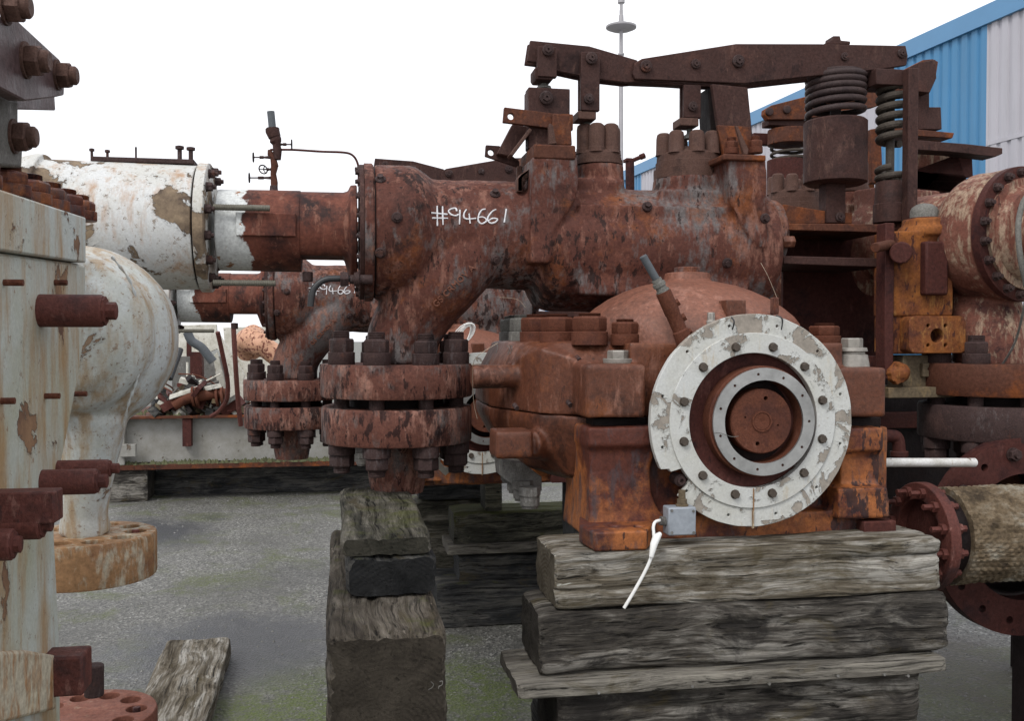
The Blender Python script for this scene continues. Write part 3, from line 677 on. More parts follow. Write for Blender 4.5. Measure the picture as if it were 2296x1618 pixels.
for (x, y, hh, rr_) in ((206, 333, 25, 3.0), (241, 336, 25, 3.0), (305, 330, 34, 2.2), (403, 327, 32, 5), (428, 330, 30, 5)):
    bm = newbm(); a = pt(x, y + hh, CH); h_ = sc(x, CH, hh); r_ = sc(x, CH, rr_)
    lathe(bm, a, ZX, [(-.03, r_), (h_ * .72, r_), (h_ * .76, r_ * (1.9 if rr_ != 2.2 else 1)), (h_ * .96, r_ * (1.9 if rr_ != 2.2 else 1)), (h_, r_)], 12); T.part('stud', bm, 'darkmetal', bevel=0)

# flanged outlet below the elbow
FX = 890
fz = lambda y: pt(FX, y, CH).z
fc = pt(FX, 850, CH); Rf = sc(FX, CH, 170)
bm = newbm(); lathe(bm, (fc.x, CH, fz(888)), ZX, [(0, Rf * .985), (.006, Rf), (fz(818) - fz(888) - .006, Rf), (fz(816) - fz(888), Rf * .985)], 120); upf = T.part('outlet_flange', bm, 'flange', bevel=0)
bm = newbm(); lathe(bm, (fc.x, CH, fz(988)), ZX, [(0, Rf * .975), (.006, Rf * .99), (fz(911) - fz(988) - .006, Rf * .99), (fz(910) - fz(988), Rf * .975)], 120); T.part('lower_flange', bm, 'flange', bevel=0)
bm = newbm(); lathe(bm, (fc.x, CH, fz(912)), ZX, [(0, Rf * .62), (fz(886) - fz(912), Rf * .62)], 48); T.part('flange_neck', bm, 'hole', bevel=0)
bm = newbm(); lathe(bm, (fc.x, CH, 0), ZX, [(fz(1103), sc(FX, CH, 58)), (fz(1085), sc(FX, CH, 62)), (fz(1010), sc(FX, CH, 72)), (fz(988), sc(FX, CH, 88))], 48); T.part('stub_pipe', bm, 'flange', bevel=0)
big = mk('flange_stud_nut', lambda b: nut_tall(b, .043, .082, .022), 'darkmetal')
Rb = Rf * .80
for k in range(8):
    a = R(22.5 + 45 * k)
    x, y = fc.x + Rb * math.sin(a) + .004, CH + Rb * math.cos(a)
    T.put('nut', big, 'darkmetal', (x, y, fz(816)), ZX, spin=k * .7)
    T.put('nut', big, 'darkmetal', (x, y, fz(988)), -ZX, spin=k * .4)
    bm = newbm(); lathe(bm, (x, y, fz(912)), ZX, [(-.01, .026), (.06, .026)], 12); T.part('stud', bm, 'darkmetal', bevel=0)

# small bent drain pipe with union
bm = newbm(); tube(bm, smoothpath([pt(800, 627, CH - .18), pt(760, 625, CH - .18), pt(728, 628, CH - .18), pt(706, 645, CH - .18), pt(699, 665, CH - .18), pt(696, 688, CH - .18)], 6), sc(700, CH - .18, 7.5), 14); T.part('drain_pipe', bm, 'black', bevel=0)
a = pt(815, 627, CH - .18)
bm = newbm(); lathe(bm, a, -UX, [(-.03, .016), (.0, .016), (.012, .016), (.013, .023), (.030, .023), (.031, .015), (.045, .015)], 12)
lathe(bm, a, -UX, [(.048, .026), (.075, .026)], 6); T.part('pipe_union', bm, 'darkmetal', bevel=.002)

# ------------------------------ domes with tall cap nuts over the chest
capn = mk('cap_nut', lambda b: lathe(b, (0, 0, 0), ZX, [(0, .032), (.006, .030), (.016, .030), (.018, .0285), (.082, .0285), (.094, .026), (.100, .018)], 22), 'bronze')
capn2 = mk('cap_nut_short', lambda b: lathe(b, (0, 0, 0), ZX, [(0, .031), (.006, .0285), (.062, .0275), (.076, .025), (.082, .018)], 22), 'bronze')
for (px, yb, yt, rr_, nr, nm, nn, ph) in ((1342, 372, 348, 51, 34, capn, 6, -22), (1543, 405, 352, 73, 57, capn2, 8, -2)):
    bm = newbm(); a = pt(px, yb, CH); h_ = pt(px, yt, CH).z - a.z; r_ = sc(px, CH, rr_)
    lathe(bm, a, ZX, [(0, r_ * 1.06), (h_ * .4, r_ * 1.06), (h_ * .42, r_ * 1.0), (h_ * .7, r_ * 1.0), (h_ * .72, r_ * .97), (h_, r_ * .96), (h_ + .03, r_ * .45)], 48)
    dm = T.part('valve_cover', bm, 'bronze', bevel=0)
    for k in range(nn):
        aa = R(ph + 360 / nn * k); T.put('cap_nut', nm, 'bronze', (a.x + sc(px, CH, nr) * math.sin(aa), CH - sc(px, CH, nr) * math.cos(aa), a.z + h_))
# ------------------------------ rocker lever: two plates with pins
VL = CH - 0.05
def lever_plates(poly, v0, gap, t):
    bm = newbm(); ppoly(bm, poly, v0, v0 + t)
    P = [pt(x, y, v0) for x, y in poly]; prism(bm, [p + VX * (gap + t) for p in P], VX * t)
    return bm
L1 = [(1189, 90), (1322, 103), (1428, 134), (1440, 150), (1445, 182), (1405, 185), (1344, 178), (1295, 169), (1250, 159), (1225, 150), (1206, 140), (1182, 137)]
L2 = [(1424, 140), (1440, 131), (1651, 97.7), (1838, 98), (2031, 102), (2036, 125), (2033, 146), (1968, 156), (1807, 172), (1670, 187), (1640, 186), (1424, 177), (1419, 165)]
T.part('lever_arm', lever_plates(L1, VL + .018, .03, .016), 'lever')
lev = T.part('rocker_lever', lever_plates(L2, VL, .066, .018), 'lever')
bm = newbm(); ppoly(bm, [(1846, 99), (1867, 88), (1868, 80), (1884, 80), (1886, 90), (1907, 92), (1907, 99)], VL + .01, VL + .07); T.part('lubricator_boss', bm, 'lever')
bm = newbm(); ppoly(bm, [(1405, 178), (1640, 190), (1640, 196), (1560, 193), (1420, 184)], VL + .02, VL + .07); T.part('lever_spacer', bm, 'lever')
pin = mk('pin_head', lambda b: (lathe(b, (0, 0, 0), ZX, [(0, .0175), (.008, .0175), (.010, .015)], 20), lathe(b, (0, 0, 0), ZX, [(.01, .011), (.016, .0105), (.016, .0035), (.012, .003)], 6)), 'darkmetal')
def pinat(x, y, v, s=1.0):
    o = T.put('pin', pin, 'darkmetal', pt(x, y, v), (0, -1, 0)); o.scale = (s, s, s * .9)
for (x, y, s_) in ((1447.7, 149, 1.25), (1559.4, 143.5, 1.0), (1654, 137.5, 1.3), (1893, 127, .85), (2021, 120, 1.0)): pinat(x, y, VL, s_)
pinat(1228, 113, VL - .014, 1.15); pinat(1325.5, 131, VL - .014, 1.2)
def strap(name, x0, y0, x1, y1, v0, v1, m='lever'):
    bm = newbm(); pbox(bm, x0, y0, x1, y1, v0, v1); return T.part(name, bm, m)
strap('strap', 1206, 104, 1249, 172, VL - .012, VL + .016); strap('strap', 1206, 110, 1249, 172, VL + .07, VL + .09)
bm = newbm(); ppoly(bm, [(1200, 150), (1249, 158), (1246, 170), (1238, 179), (1204, 177), (1200, 170)], VL - .004, VL + .085); T.part('coupling_block', bm, 'lever')
strap('strap', 1303, 116, 1345, 248, VL - .012, VL + .012); strap('strap', 1298, 120, 1340, 248, VL + .07, VL + .09)
strap('coupling_block', 1296, 249, 1337, 267, VL - .008, VL + .08, 'bronze'); pinat(1320, 222, VL - .014, 1.05)
strap('strap', 1534, 190, 1572, 264, VL + .004, VL + .024); strap('strap', 1527, 190, 1566, 264, VL + .07, VL + .09)
strap('coupling_block', 1525, 264, 1567, 282, VL - .002, VL + .08, 'bronze'); pinat(1553, 239, VL + .002, 1.0)
for (x, y0, y1, w_) in ((1220, 176, 200, 8), (1317, 266, 300, 6.5), (1546, 281, 312, 6.5)):
    bm = newbm(); a = pt(x, y1, CH); h_ = pt(x, y0, CH).z - a.z; r_ = sc(x, CH, w_)
    lathe(bm, a, ZX, [(0, r_ * 2.2), (h_ * .25, r_ * 1.9), (h_ * .38, r_), (h_ * .75, r_), (h_ * .85, r_ * 1.5), (h_, r_ * 1.6)], 18); T.part('valve_stem', bm, 'greynut', bevel=0)
# ------------------------------ left bracket
bm = newbm(); pbox(bm, 1185, 197, 1278, 335, CH - .10, CH - .04); T.part('bearing_block', bm, 'lever'); 
bm = newbm(); pbox(bm, 1180, 206, 1196, 300, CH - .02, CH + .02); T.part('bearing_block', bm, 'lever')
pinat(1224, 220, CH - .10, 1.35)
def holed(poly, v0, v1, holes, name, m):
    bm = newbm(); ppoly(bm, poly, v0, v1); me = bm_mesh(bm, name, T.o)
    cb = newbm()
    for (x, y, r_) in holes:
        p = pt(x, y, v0) - T.o; lathe(cb, p - VX * .02, VX, [(0, sc(x, v0, r_)), (abs(v1 - v0) + .05, sc(x, v0, r_))], 20)
    me = applied(me, [('BOOLEAN', dict(operation='DIFFERENCE', solver='EXACT', cutter=bm_mesh(cb, 'c')))])
    me.materials.clear(); shade(me); return T.mesh(name, me, m, bevel=.002)
holed([(1131, 240), (1186, 247), (1238, 254), (1285, 256), (1285, 292), (1240, 288), (1128, 274)], CH - .125, CH - .105, [(1145.6, 261, 7.2)], 'bracket_arm', 'orangerust')
bm = newbm(); ppoly(bm, [(1150, 277), (1192, 286), (1190, 292), (1140, 350), (1115, 344)], CH - .06, CH - .02); T.part('brace', bm, 'lever')
bm = newbm(); ppoly(bm, [(1188, 286), (1194, 292), (1150, 350), (1143, 346)], CH - .12, CH - .05); T.part('brace', bm, 'bronze')
holed([(1090, 325), (1120, 327), (1165, 362), (1165, 376), (1088, 350)], CH - .02, CH + .0, [(1101, 342, 7)], 'bracket_arm', 'lever')
bm = newbm(); ppoly(bm, [(1203, 325), (1216, 360), (1198, 372), (1168, 390), (1160, 400), (1160, 430), (1172, 430), (1172, 400), (1196, 376)], CH - .16, CH - .12); T.part('brace', bm, 'bronze')
bm = newbm(); ppoly(bm, [(1159, 372), (1171, 372), (1171, 432), (1159, 432)], CH - .05, CH - .03); T.part('brace', bm, 'bronze')
bm = newbm(); pbox(bm, 1197, 324, 1291, 357, CH - .225, CH + .08); T.part('bracket_foot', bm, 'orangerust', bevel=.006)
bm = newbm(); ppoly(bm, [(1232, 276), (1240, 280), (1247, 318), (1250, 322), (1232, 324)], CH - .20, CH - .17); T.part('rib', bm, 'bronze')
bm = newbm(); ppoly(bm, [(1240, 255), (1279, 258), (1283, 325), (1246, 325), (1238, 290)], CH - .145, CH - .105); T.part('bracket_plate', bm, 'orangerust')
# ------------------------------ right column
bm = newbm(); ppoly(bm, [(1597, 188), (1677, 196), (1692, 350), (1620, 352)], CH - .08, CH - .055); T.part('column', bm, 'lever')
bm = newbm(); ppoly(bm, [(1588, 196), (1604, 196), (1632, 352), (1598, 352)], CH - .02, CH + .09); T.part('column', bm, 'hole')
bm = newbm(); pbox(bm, 1622, 346, 1718, 360, CH - .25, CH + .17); T.part('bracket_foot', bm, 'orangerust', bevel=.005)
bm = newbm(); ppoly(bm, [(1608, 280), (1683, 284), (1690, 347), (1622, 347)], CH - .10, CH - .082); T.part('bracket_plate', bm, 'orangerust')
bm = newbm(); ppoly(bm, [(1649, 281), (1655, 283), (1679, 335), (1677, 347), (1668, 347)], CH - .20, CH - .185); T.part('rib', bm, 'bronze')
sm = mk('stud_nut', lambda b: nut_tall(b, .024, .045, .014), 'nutrust')
T.put('nut', sm, 'nutrust', pt(1640, 346, CH - .16)); T.put('nut', sm, 'nutrust', pt(1694, 344, CH - .12))
# ------------------------------ big spring, spring can and rod
xs = 1873; sp = pt(xs, 300, CH + .02); VS = CH + .02
zz = lambda y, x=xs: pt(x, y, VS).z
bm = newbm(); rS = sc(xs, VS, 60); nT = 6; n = nT * 22; pts = []
for i in range(n + 1):
    t = i / n; a = t * nT * 2 * math.pi
    zf = 1 - (1 - t) ** 1.0
    pts.append(Vector((sp.x + rS * math.cos(a), VS + rS * math.sin(a), zz(274) + (zz(172) - zz(274)) * t ** .72)))
tube(bm, pts, sc(xs, VS, 7.4), 12); T.part('coil_spring', bm, 'spring', bevel=0)
bm = newbm(); lathe(bm, (sp.x, VS, zz(176)), ZX, [(0, rS * 1.0), (zz(164) - zz(176), rS * 1.0)], 40); T.part('spring_seat', bm, 'spring')
bm = newbm(); lathe(bm, (sp.x, VS, zz(415)), ZX, [(0, rS * 1.02), (.008, rS * 1.15), (zz(276) - zz(415), rS * 1.15), (zz(272) - zz(415), rS * 1.08), (zz(274) - zz(415), rS * .9)], 56); T.part('spring_can', bm, 'lever', bevel=0)
bm = newbm(); lathe(bm, (sp.x, VS, zz(280)), ZX, [(0, .02), (zz(150) - zz(280), .02)], 16); T.part('spring_rod', bm, 'spring', bevel=0)
bm = newbm(); pbox(bm, 1853, 410, 1896, 500, VS - .03, VS + .03); T.part('rod_end', bm, 'lever'); pinat(1882, 487, VS - .03, 1.0)
bm = newbm(); ppoly(bm, [(1756, 458), (1848, 473), (1911, 478), (1911, 502), (1756, 502)], VS - .02, VS + .0); T.part('bracket_plate', bm, 'orangerust')
# frame to the right of the chest
VFm = CH - .12
bm = newbm(); ppoly(bm, [(1757, 501), (1990, 503), (1990, 522), (1757, 516)], VFm, VFm + .34); T.part('frame_shelf', bm, 'orangerust')
bm = newbm(); ppoly(bm, [(1757, 574), (1981, 580), (1981, 600), (1757, 592)], VFm - .02, VFm + .32); T.part('frame_shelf', bm, 'lever')
bm = newbm(); pbox(bm, 1757, 505, 1990, 850, VFm + .3, VFm + .32); T.part('frame_web', bm, 'redrust')
bm = newbm(); pbox(bm, 1986, 500, 2003, 850, 3.09, 3.15); T.part('frame_post', bm, 'redrust')
bm = newbm(); pbox(bm, 1720, 800, 2000, 850, VFm, VFm + .3); T.part('frame_shelf', bm, 'redrust')
bm = newbm(); cyl(bm, pt(1752, 543, CH - .14), pt(1779, 543, CH - .14), sc(1760, CH, 14), 6); T.part('bolt', bm, 'casing')
# slim spring and its base, with the tall post
xb = 1996; VB2 = CH - .02; bz = lambda y: pt(xb, y, VB2).z; bp = pt(xb, 300, VB2)
bm = newbm(); prb = [(0, .02)]
rb0 = sc(xb, VB2, 22); rb1 = sc(xb, VB2, 34)
n = 6 * 22; pts = [Vector((bp.x + sc(xb, VB2, 24) * math.cos(i / 22 * 2 * math.pi), VB2 + sc(xb, VB2, 24) * math.sin(i / 22 * 2 * math.pi), bz(322) + (bz(190) - bz(322)) * i / n)) for i in range(n + 1)]
tube(bm, pts, sc(xb, VB2, 8.5), 10); T.part('coil_spring', bm, 'bellows', bevel=0)
pts = [Vector((bp.x + sc(xb, VB2, 26) * math.cos(i / 22 * 2 * math.pi), VB2 + sc(xb, VB2, 26) * math.sin(i / 22 * 2 * math.pi), bz(404) + (bz(370) - bz(404)) * (i / 44) ** 1.4)) for i in range(38)]
bm = newbm(); tube(bm, pts, sc(xb, VB2, 7.5), 10); T.part('broken_coil', bm, 'bellows', bevel=0)
bm = newbm(); lathe(bm, (bp.x, VB2, bz(500)), ZX, [(0, .06), (bz(460) - bz(500), .06), (bz(458) - bz(500), .055), (bz(412) - bz(500), .052), (bz(408) - bz(500), .047)], 32); T.part('spring_base', bm, 'lever', bevel=0)
bm = newbm(); lathe(bm, (bp.x, VB2, bz(410)), ZX, [(0, .016), (bz(170) - bz(410), .016)], 14); T.part('spring_rod', bm, 'bellows', bevel=0)
bm = newbm(); pbox(bm, 1965, 154, 2030, 190, VB2 - .06, VB2 + .06); T.part('spring_cap', bm, 'lever')
bm = newbm(); pbox(bm, 2038, 152, 2057, 520, VB2 - .10, VB2 - .06); T.part('slotted_post', bm, 'lever')

# ------------------------------ turbine casing
VR = 2.58
def plan(lst): return lst
def pz(y, px=1400, v=2.8): return pt(px, y, v).z
ztop = 1.592
def uv(px, v, y=800): p = pt(px, y, v); return (p.x, p.y)
planP = [uv(1420, 2.76), uv(1312, 2.76), uv(1212, 2.86), uv(1096, 3.2), uv(1066, 3.6), uv(1110, 3.95), (uv(1160, 3.95)[0] + .9, 3.95), (uv(1990, 3.0)[0] - .1, 3.1), (uv(1900, 2.76)[0], 2.76)]
cx_ = sum(p[0] for p in planP) / len(planP); cy_ = sum(p[1] for p in planP) / len(planP)
def ins(s, dz, dv=0.0): return [Vector((cx_ + (p[0] - cx_) * s, cy_ + (p[1] - cy_) * s + dv, dz)) for p in planP]
bm = newbm()
zj = pz(931, 1300, 2.8)
sh_ = ins(.995, 0); drop = [.062, .062, .022, .115, .12, .10, .10, .06, .06]
for p_, d_ in zip(sh_, drop): p_.z = ztop - d_
loft(bm, [ins(1, zj), ins(1.0, zj + .05), sh_, ins(.88, ztop - .004), ins(.84, ztop)])
pbox(bm, 1414, 770, 1890, 936, 2.70, 3.3)
pbox(bm, 1315, 818, 1449, 938, 2.615, 2.9)
pbox(bm, 1886, 825, 1987, 937, 2.615, 2.9)
a = pt(1066, 846, 3.0); cyl(bm, (a.x - .01, 3.02, a.z), (a.x + .2, 3.02, a.z), sc(1080, 3.0, 27), 30)
up = T.cast('upper_casing', bm, 'casing', voxel=0.0065, smooth=3, lump=0.002)
bm = newbm()
# lower half, tapering down
bz1, bz2 = pz(1010, 1250, 2.85), pz(1088, 1300, 2.85)
loft(bm, [ins(.62, bz2, -.12), ins(.80, bz2 + .03, -.08), ins(.93, bz1, -.03), ins(1.0, zj - .035), ins(1.0, zj - .002)])
pbox(bm, 1112, 968, 1196, 1031, 2.79, 2.93); tube(bm, [pt(1185, 996, 2.86), pt(1240, 1000, 2.95), pt(1290, 1000, 3.0)], [.045, .05, .055], 20)
low = T.cast('lower_casing', bm, 'casing', voxel=0.0075, smooth=5, lump=0.002)
bm = newbm()
VD_ = 3.05; a = pt(1540, 768, VD_); dz = lambda y: pt(1540, y, VD_).z - a.z
lathe(bm, a, ZX, [(-.03, .372), (0, .370)] + [(dz(y), sc(1540, VD_, r_)) for y, r_ in ((728, 244), (712, 232), (692, 208), (672, 178), (655, 142), (643, 108), (635, 72), (632, 56), (628, 52), (615, 50), (613, 46))], 96)
T.part('casing_dome', bm, 'dome', bevel=0)
bm = newbm(); lathe(bm, a, ZX, [(dz(613), sc(1540, VD_, 30)), (dz(600), sc(1540, VD_, 30))], 6); T.part('dome_plug', bm, 'chest')
# flange nuts in a row around the dome
hb = mk('casing_nut', lambda b: nut_tall(b, .053, .094, .010), 'nutrust')
hg = mk('casing_nut_grey', lambda b: nut_tall(b, .047, .088, .010), 'greynut')
zt = ztop - .012
for (px, v) in ((1322, 2.83), (1249, 2.97), (1203, 3.12)): T.put('nut', hb, 'nutrust', Vector((*uv(px, v, 765), zt)), spin=.3)
hs = mk('casing_nut_small', lambda b: nut_tall(b, .041, .066, .008), 'nutrust'); T.put('nut', hs, 'nutrust', Vector((*uv(1401, 2.80, 765), zt)), spin=.2)
T.put('nut', hs, 'nutrust', Vector((*uv(1848, 3.0, 765), zt)), spin=.2).scale = (1.25, 1.25, 1.0)
for (px, v) in ((1172, 3.28), (1158, 3.44), (1148, 3.6)): T.put('nut', hg, 'greynut', Vector((*uv(px, v, 765), zt)), spin=.5)
# lug bolts
def hexbolt(px, y0, y1, w_, v, m, wy0=None, collar=True):
    a = pt(px, y1, v); h_ = pt(px, y0, v).z - a.z; r_ = sc(px, v, w_ / 2)
    bm = newbm()
    if collar: lathe(bm, a, ZX, [(0, r_ * 1.35), (.008, r_ * 1.38), (.014, r_ * 1.38)], 28)
    lathe(bm, a, ZX, [(.012, r_), (h_ - .004, r_), (h_, r_ * .9)], 6, phase=.25); return T.part('lug_bolt', bm, m, bevel=.001)
hexbolt(1386, 786, 815, 50, 2.73, 'steelbolt')
bm = newbm(); a = pt(1910, 822, 2.74); q = sc(1910, 2.74, 1)
lathe(bm, a, ZX, [(-.005, 39 * q), (26 * q, 34 * q), (28 * q, 28 * q), (33 * q, 28 * q), (34 * q, 34 * q), (42 * q, 32 * q), (43 * q, 20 * q)], 40)
lathe(bm, a, ZX, [(42 * q, 24 * q), (62 * q, 24 * q), (64 * q, 21 * q)], 6, phase=.2); T.part('lug_bolt', bm, 'steelbolt', bevel=.001)
bm = newbm(); pbox(bm, 1629, 673, 1673, 712, 2.70, 2.76); T.part('lifting_stud', bm, 'casing')
bm = newbm(); pbox(bm, 1736, 667, 1747, 705, 2.72, 2.75); T.part('lifting_stud', bm, 'chest')
bm = newbm(); lathe(bm, pt(1594, 735, 2.70), ZX, [(0, .018), (.02, .018), (.021, .012), (.045, .012)], 6); T.part('small_bolt', bm, 'steelbolt')
# sloping probe with grey sleeve
A0, A1 = pt(1535, 765, 2.66), pt(1487, 655, 2.66)
bm = newbm(); dv = (A1 - A0)
lathe(bm, A0, dv, [(-.01, .026), (dv.length * .2, .024), (dv.length * .22, .021), (dv.length * .55, .021), (dv.length * .57, .0225), (dv.length, .0225)], 20)
for t_, s_ in ((.45, .013), (.75, .012), (.15, .012)):
    c = A0 + dv * t_ + Vector((.024, -.002, .004)); lathe(bm, c, Vector((.8, -.3, .5)), [(-.01, s_), (.008, s_)], 6)
T.part('probe_body', bm, 'nutrust', bevel=.001)
A2 = pt(1472, 628, 2.66); bm = newbm(); d2 = A2 - A1
lathe(bm, A1, d2, [(0, .020), (.006, .020), (.0065, .016), (.018, .016), (.019, .019), (.03, .019), (.031, .015), (d2.length + .002, .015)], 20); T.part('probe_gland', bm, 'greynut', bevel=0)
A3 = pt(1441, 574, 2.66); bm = newbm(); lathe(bm, A2, A3 - A2, [(0, .0115), ((A3 - A2).length, .0115)], 18); T.part('probe_sleeve', bm, 'hose')
# grey hanging nuts below the casing
ghn = mk('hanging_nut', lambda b: (hexprism(b, .034, 0, .03), lathe(b, (0, 0, 0), ZX, [(.03, .031), (.055, .030), (.056, .026), (.064, .025)], 18)), 'palegrey')
for (x, y, v) in ((1143, 1040, 3.1), (1158, 1062, 3.0), (1172, 1078, 2.95), (1188, 1092, 2.9)): T.put('nut', ghn, 'palegrey', pt(x, y, v), -ZX)
bm = newbm(); ppoly(bm, [(1125, 1020), (1175, 1030), (1215, 1062), (1215, 1096), (1165, 1094), (1128, 1064)], 2.95, 3.1); T.part('nut_ledge', bm, 'palegrey')
# white ring
cr_ = pt(1688.4, 943, VR); Ro = (pt(1688, 704, VR).z - pt(1688, 1182, VR).z) / 2
cr_.z = (pt(1688, 704, VR).z + pt(1688, 1182, VR).z) / 2
def rim(r_, notch=None):
    out = []
    for i in range(180):
        a = 2 * math.pi * i / 180; rr = r_
        d = math.degrees(a)
        if notch and 211 < d < 223: rr = r_ * .815
        if notch and 207 < d <= 211: rr = r_ * .93
        if notch: rr *= 1 + .004 * mnoise.noise(Vector((math.cos(a) * 9, math.sin(a) * 9, 0)))
        out.append(Vector((cr_.x + rr * math.cos(a), VR, cr_.z + rr * math.sin(a))))
    return out
def ringmesh(ro, ri, v0, v1, notch, holes):
    bm = newbm(); O, I = rim(ro, notch), rim(ri)
    rows = []
    for lp, v_ in ((O, v0), (I, v0), (I, v1), (O, v1)): rows.append([bm.verts.new((p.x, v_, p.z)) for p in lp])
    for k in range(4):
        for i in range(180):
            j = (i + 1) % 180; a_, b2 = rows[k], rows[(k + 1) % 4]; bm.faces.new((a_[i], a_[j], b2[j], b2[i]))
    me = bm_mesh(bm, 'ring', T.o)
    cb = newbm()
    for (a, r_, hr) in holes:
        c = Vector((cr_.x + r_ * math.cos(a), v0 - .01, cr_.z + r_ * math.sin(a))) - T.o; lathe(cb, c, VX, [(0, hr), (.05, hr)], 14)
    if holes: me = applied(me, [('BOOLEAN', dict(operation='DIFFERENCE', solver='EXACT', cutter=bm_mesh(cb, 'c')))])
    me.materials.clear(); shade(me); return me
hl = [(R(15 + 30 * k), Ro * .915, .0042) for k in range(12)] 
T.mesh('outer_ring', ringmesh(Ro, Ro * .78, VR, VR + .022, True, hl), 'white_ring', bevel=.0015)
T.mesh('inner_ring', ringmesh(Ro * .822, Ro * .633, VR - .006, VR + .02, False, []), 'white_ring', bevel=.0015)
bm = newbm(); box(bm, (cr_.x - .0015, VR - .0085, cr_.z - Ro * 1.01), (cr_.x + .0015, VR - .004, cr_.z - Ro * .635)); box(bm, (cr_.x - .002, VR - .002, cr_.z - Ro * 1.015), (cr_.x + .002, VR + .001, cr_.z - Ro * .80)); T.part('split_line', bm, 'ochreflange', bevel=0)
rb_ = mk('ring_bolt', lambda b: (lathe(b, (0, 0, 0), ZX, [(0, .0135), (.002, .0135)], 16), hexprism(b, .0122, .002, .012)), 'boltbrown')
for k in range(12):
    a = R(15 + 30 * k); r_ = Ro * .71
    T.put('ring_bolt', rb_, 'boltbrown', (cr_.x + r_ * math.cos(a), VR - .006, cr_.z + r_ * math.sin(a)), (0, -1, 0), spin=k)
# recess and hub
bm = newbm(); lathe(bm, (cr_.x, VR + .05, cr_.z), VX, [(-.03, Ro * .66), (.02, Ro * .66), (.02, Ro * .4), (.021, .01)], 64, cap=False)
T.part('bearing_recess', bm, 'redrust', bevel=0)
bm = newbm(); lathe(bm, (cr_.x, VR + .012, cr_.z), VX, [(0, Ro * .635), (.06, Ro * .62), (.062, Ro * .3), (.10, Ro * .3), (.10, Ro * .7), (0, Ro * .7)], 64, cap=False); T.part('bearing_bore', bm, 'redrust', bevel=0)
cz = cr_.z - .002; HV = VR - .022; hx = cr_.x + .022
bm = newbm(); lathe(bm, (hx, HV, cz), VX, [(0, Ro * .390), (0, Ro * .498), (.012, Ro * .505), (.014, Ro * .520), (.14, Ro * .520), (.14, Ro * .390)], 96, cap=False); T.part('seal_housing', bm, 'nutrust', bevel=0)
bm = newbm(); ringplate(bm, (hx, HV + .002, cz), -VX, Ro * .388, Ro * .502, .008, 96)
me = bm_mesh(bm, 'sr', T.o); cb = newbm()
for k in range(11):
    a = R(98 + 360 / 11 * k); c = Vector((hx + Ro * .447 * math.cos(a), HV - .012, cz + Ro * .447 * math.sin(a))) - T.o; lathe(cb, c, VX, [(0, .0042), (.03, .0042)], 12)
me = applied(me, [('BOOLEAN', dict(operation='DIFFERENCE', solver='EXACT', cutter=bm_mesh(cb, 'c')))]); me.materials.clear(); shade(me)
T.mesh('seal_ring', me, 'silver')
bm = newbm(); lathe(bm, (hx, HV + .012, cz), VX, [(0, Ro * .295), (.004, Ro * .305), (.12, Ro * .305)], 64)
me = bm_mesh(bm, 'hub', T.o); cb = newbm()
for (dx_, dz_, hr) in ((.012, .066, .0065), (-.012, -.064, .0065), (.05, -.012, .003), (-.05, .012, .003)):
    c = Vector((hx + dx_, HV - .02, cz + dz_)) - T.o; lathe(cb, c, VX, [(0, hr), (.06, hr)], 14)
me = applied(me, [('BOOLEAN', dict(operation='DIFFERENCE', solver='EXACT', cutter=bm_mesh(cb, 'c')))]); me.materials.clear(); shade(me)
hub = T.mesh('shaft_hub', me, 'nutrust')
bm = newbm(); ringplate(bm, (hx, HV + .013, cz), -VX, Ro * .082, Ro * .098, .005, 40); lathe(bm, (hx, HV + .012, cz), -VX, [(0, Ro * .08), (.002, Ro * .078), (.0021, .004), (.0005, .001)], 32); T.part('shaft_centre', bm, 'nutrust', bevel=0)
bm = newbm(); lathe(bm, (hx, HV + .06, cz), VX, [(0, Ro * .31), (.001, Ro * .389), (.06, Ro * .389), (.06, Ro * .31)], 48, cap=False); T.part('shaft_gap', bm, 'hole', bevel=0)
# pedestal
bm = newbm()
zb = pt(1345, 1233, 2.53).z            # timber top
def zat(px, y, v): return pt(px, y, v).z
def colu(pxl, pxr, y, v0, v1):
    a = pt(pxl, y, v0); b = pt(pxr, y, v0); z = pt((pxl + pxr) / 2, y, v0).z
    return [Vector((a.x, v0, z)), Vector((b.x, v0, z)), Vector((b.x, v1, z)), Vector((a.x, v1, z))]
loft(bm, [colu(1319, 1475, 958, 2.62, 2.95), colu(1319, 1475, 1000, 2.62, 2.95), colu(1320, 1468, 1010, 2.638, 2.95), colu(1322, 1458, 1060, 2.642, 2.95), colu(1322, 1462, 1110, 2.642, 2.95), colu(1322, 1480, 1150, 2.64, 2.95), colu(1321, 1505, 1185, 2.632, 2.95), colu(1320, 1530, 1214, 2.625, 2.95)][::-1])
pbox(bm, 1440, 962, 1990, 1214, 2.70, 2.95)
loft(bm, [colu(1880, 1982, 960, 2.62, 2.95), colu(1880, 1982, 1012, 2.62, 2.95), colu(1885, 1974, 1020, 2.645, 2.95), colu(1885, 1972, 1088, 2.645, 2.95), colu(1880, 1992, 1096, 2.60, 2.95), colu(1880, 1998, 1165, 2.60, 2.95)][::-1])
pbox(bm, 1500, 1150, 1945, 1212, 2.64, 2.9)
ped = T.cast('pedestal', bm, 'pedestal', voxel=0.0065, smooth=5, lump=0.0025)
bm = newbm(); zf = pt(1370, 1190, 2.52).z
P = [uv(1333, 2.50, 1200), uv(1450, 2.50, 1200), uv(1470, 2.62, 1200), uv(1470, 2.95, 1200), uv(1300, 2.95, 1170), uv(1299, 2.62, 1170)]
prism(bm, [Vector((*p, zb)) for p in P], (0, 0, zf - zb)); ft = bm
me = bm_mesh(ft, 'foot', T.o); cb = newbm()
for x in (1378, 1432):
    c = ptz(x, 1181, zf) - T.o; lathe(cb, c + ZX * .02, -ZX, [(0, .0155), (.08, .0155)], 20)
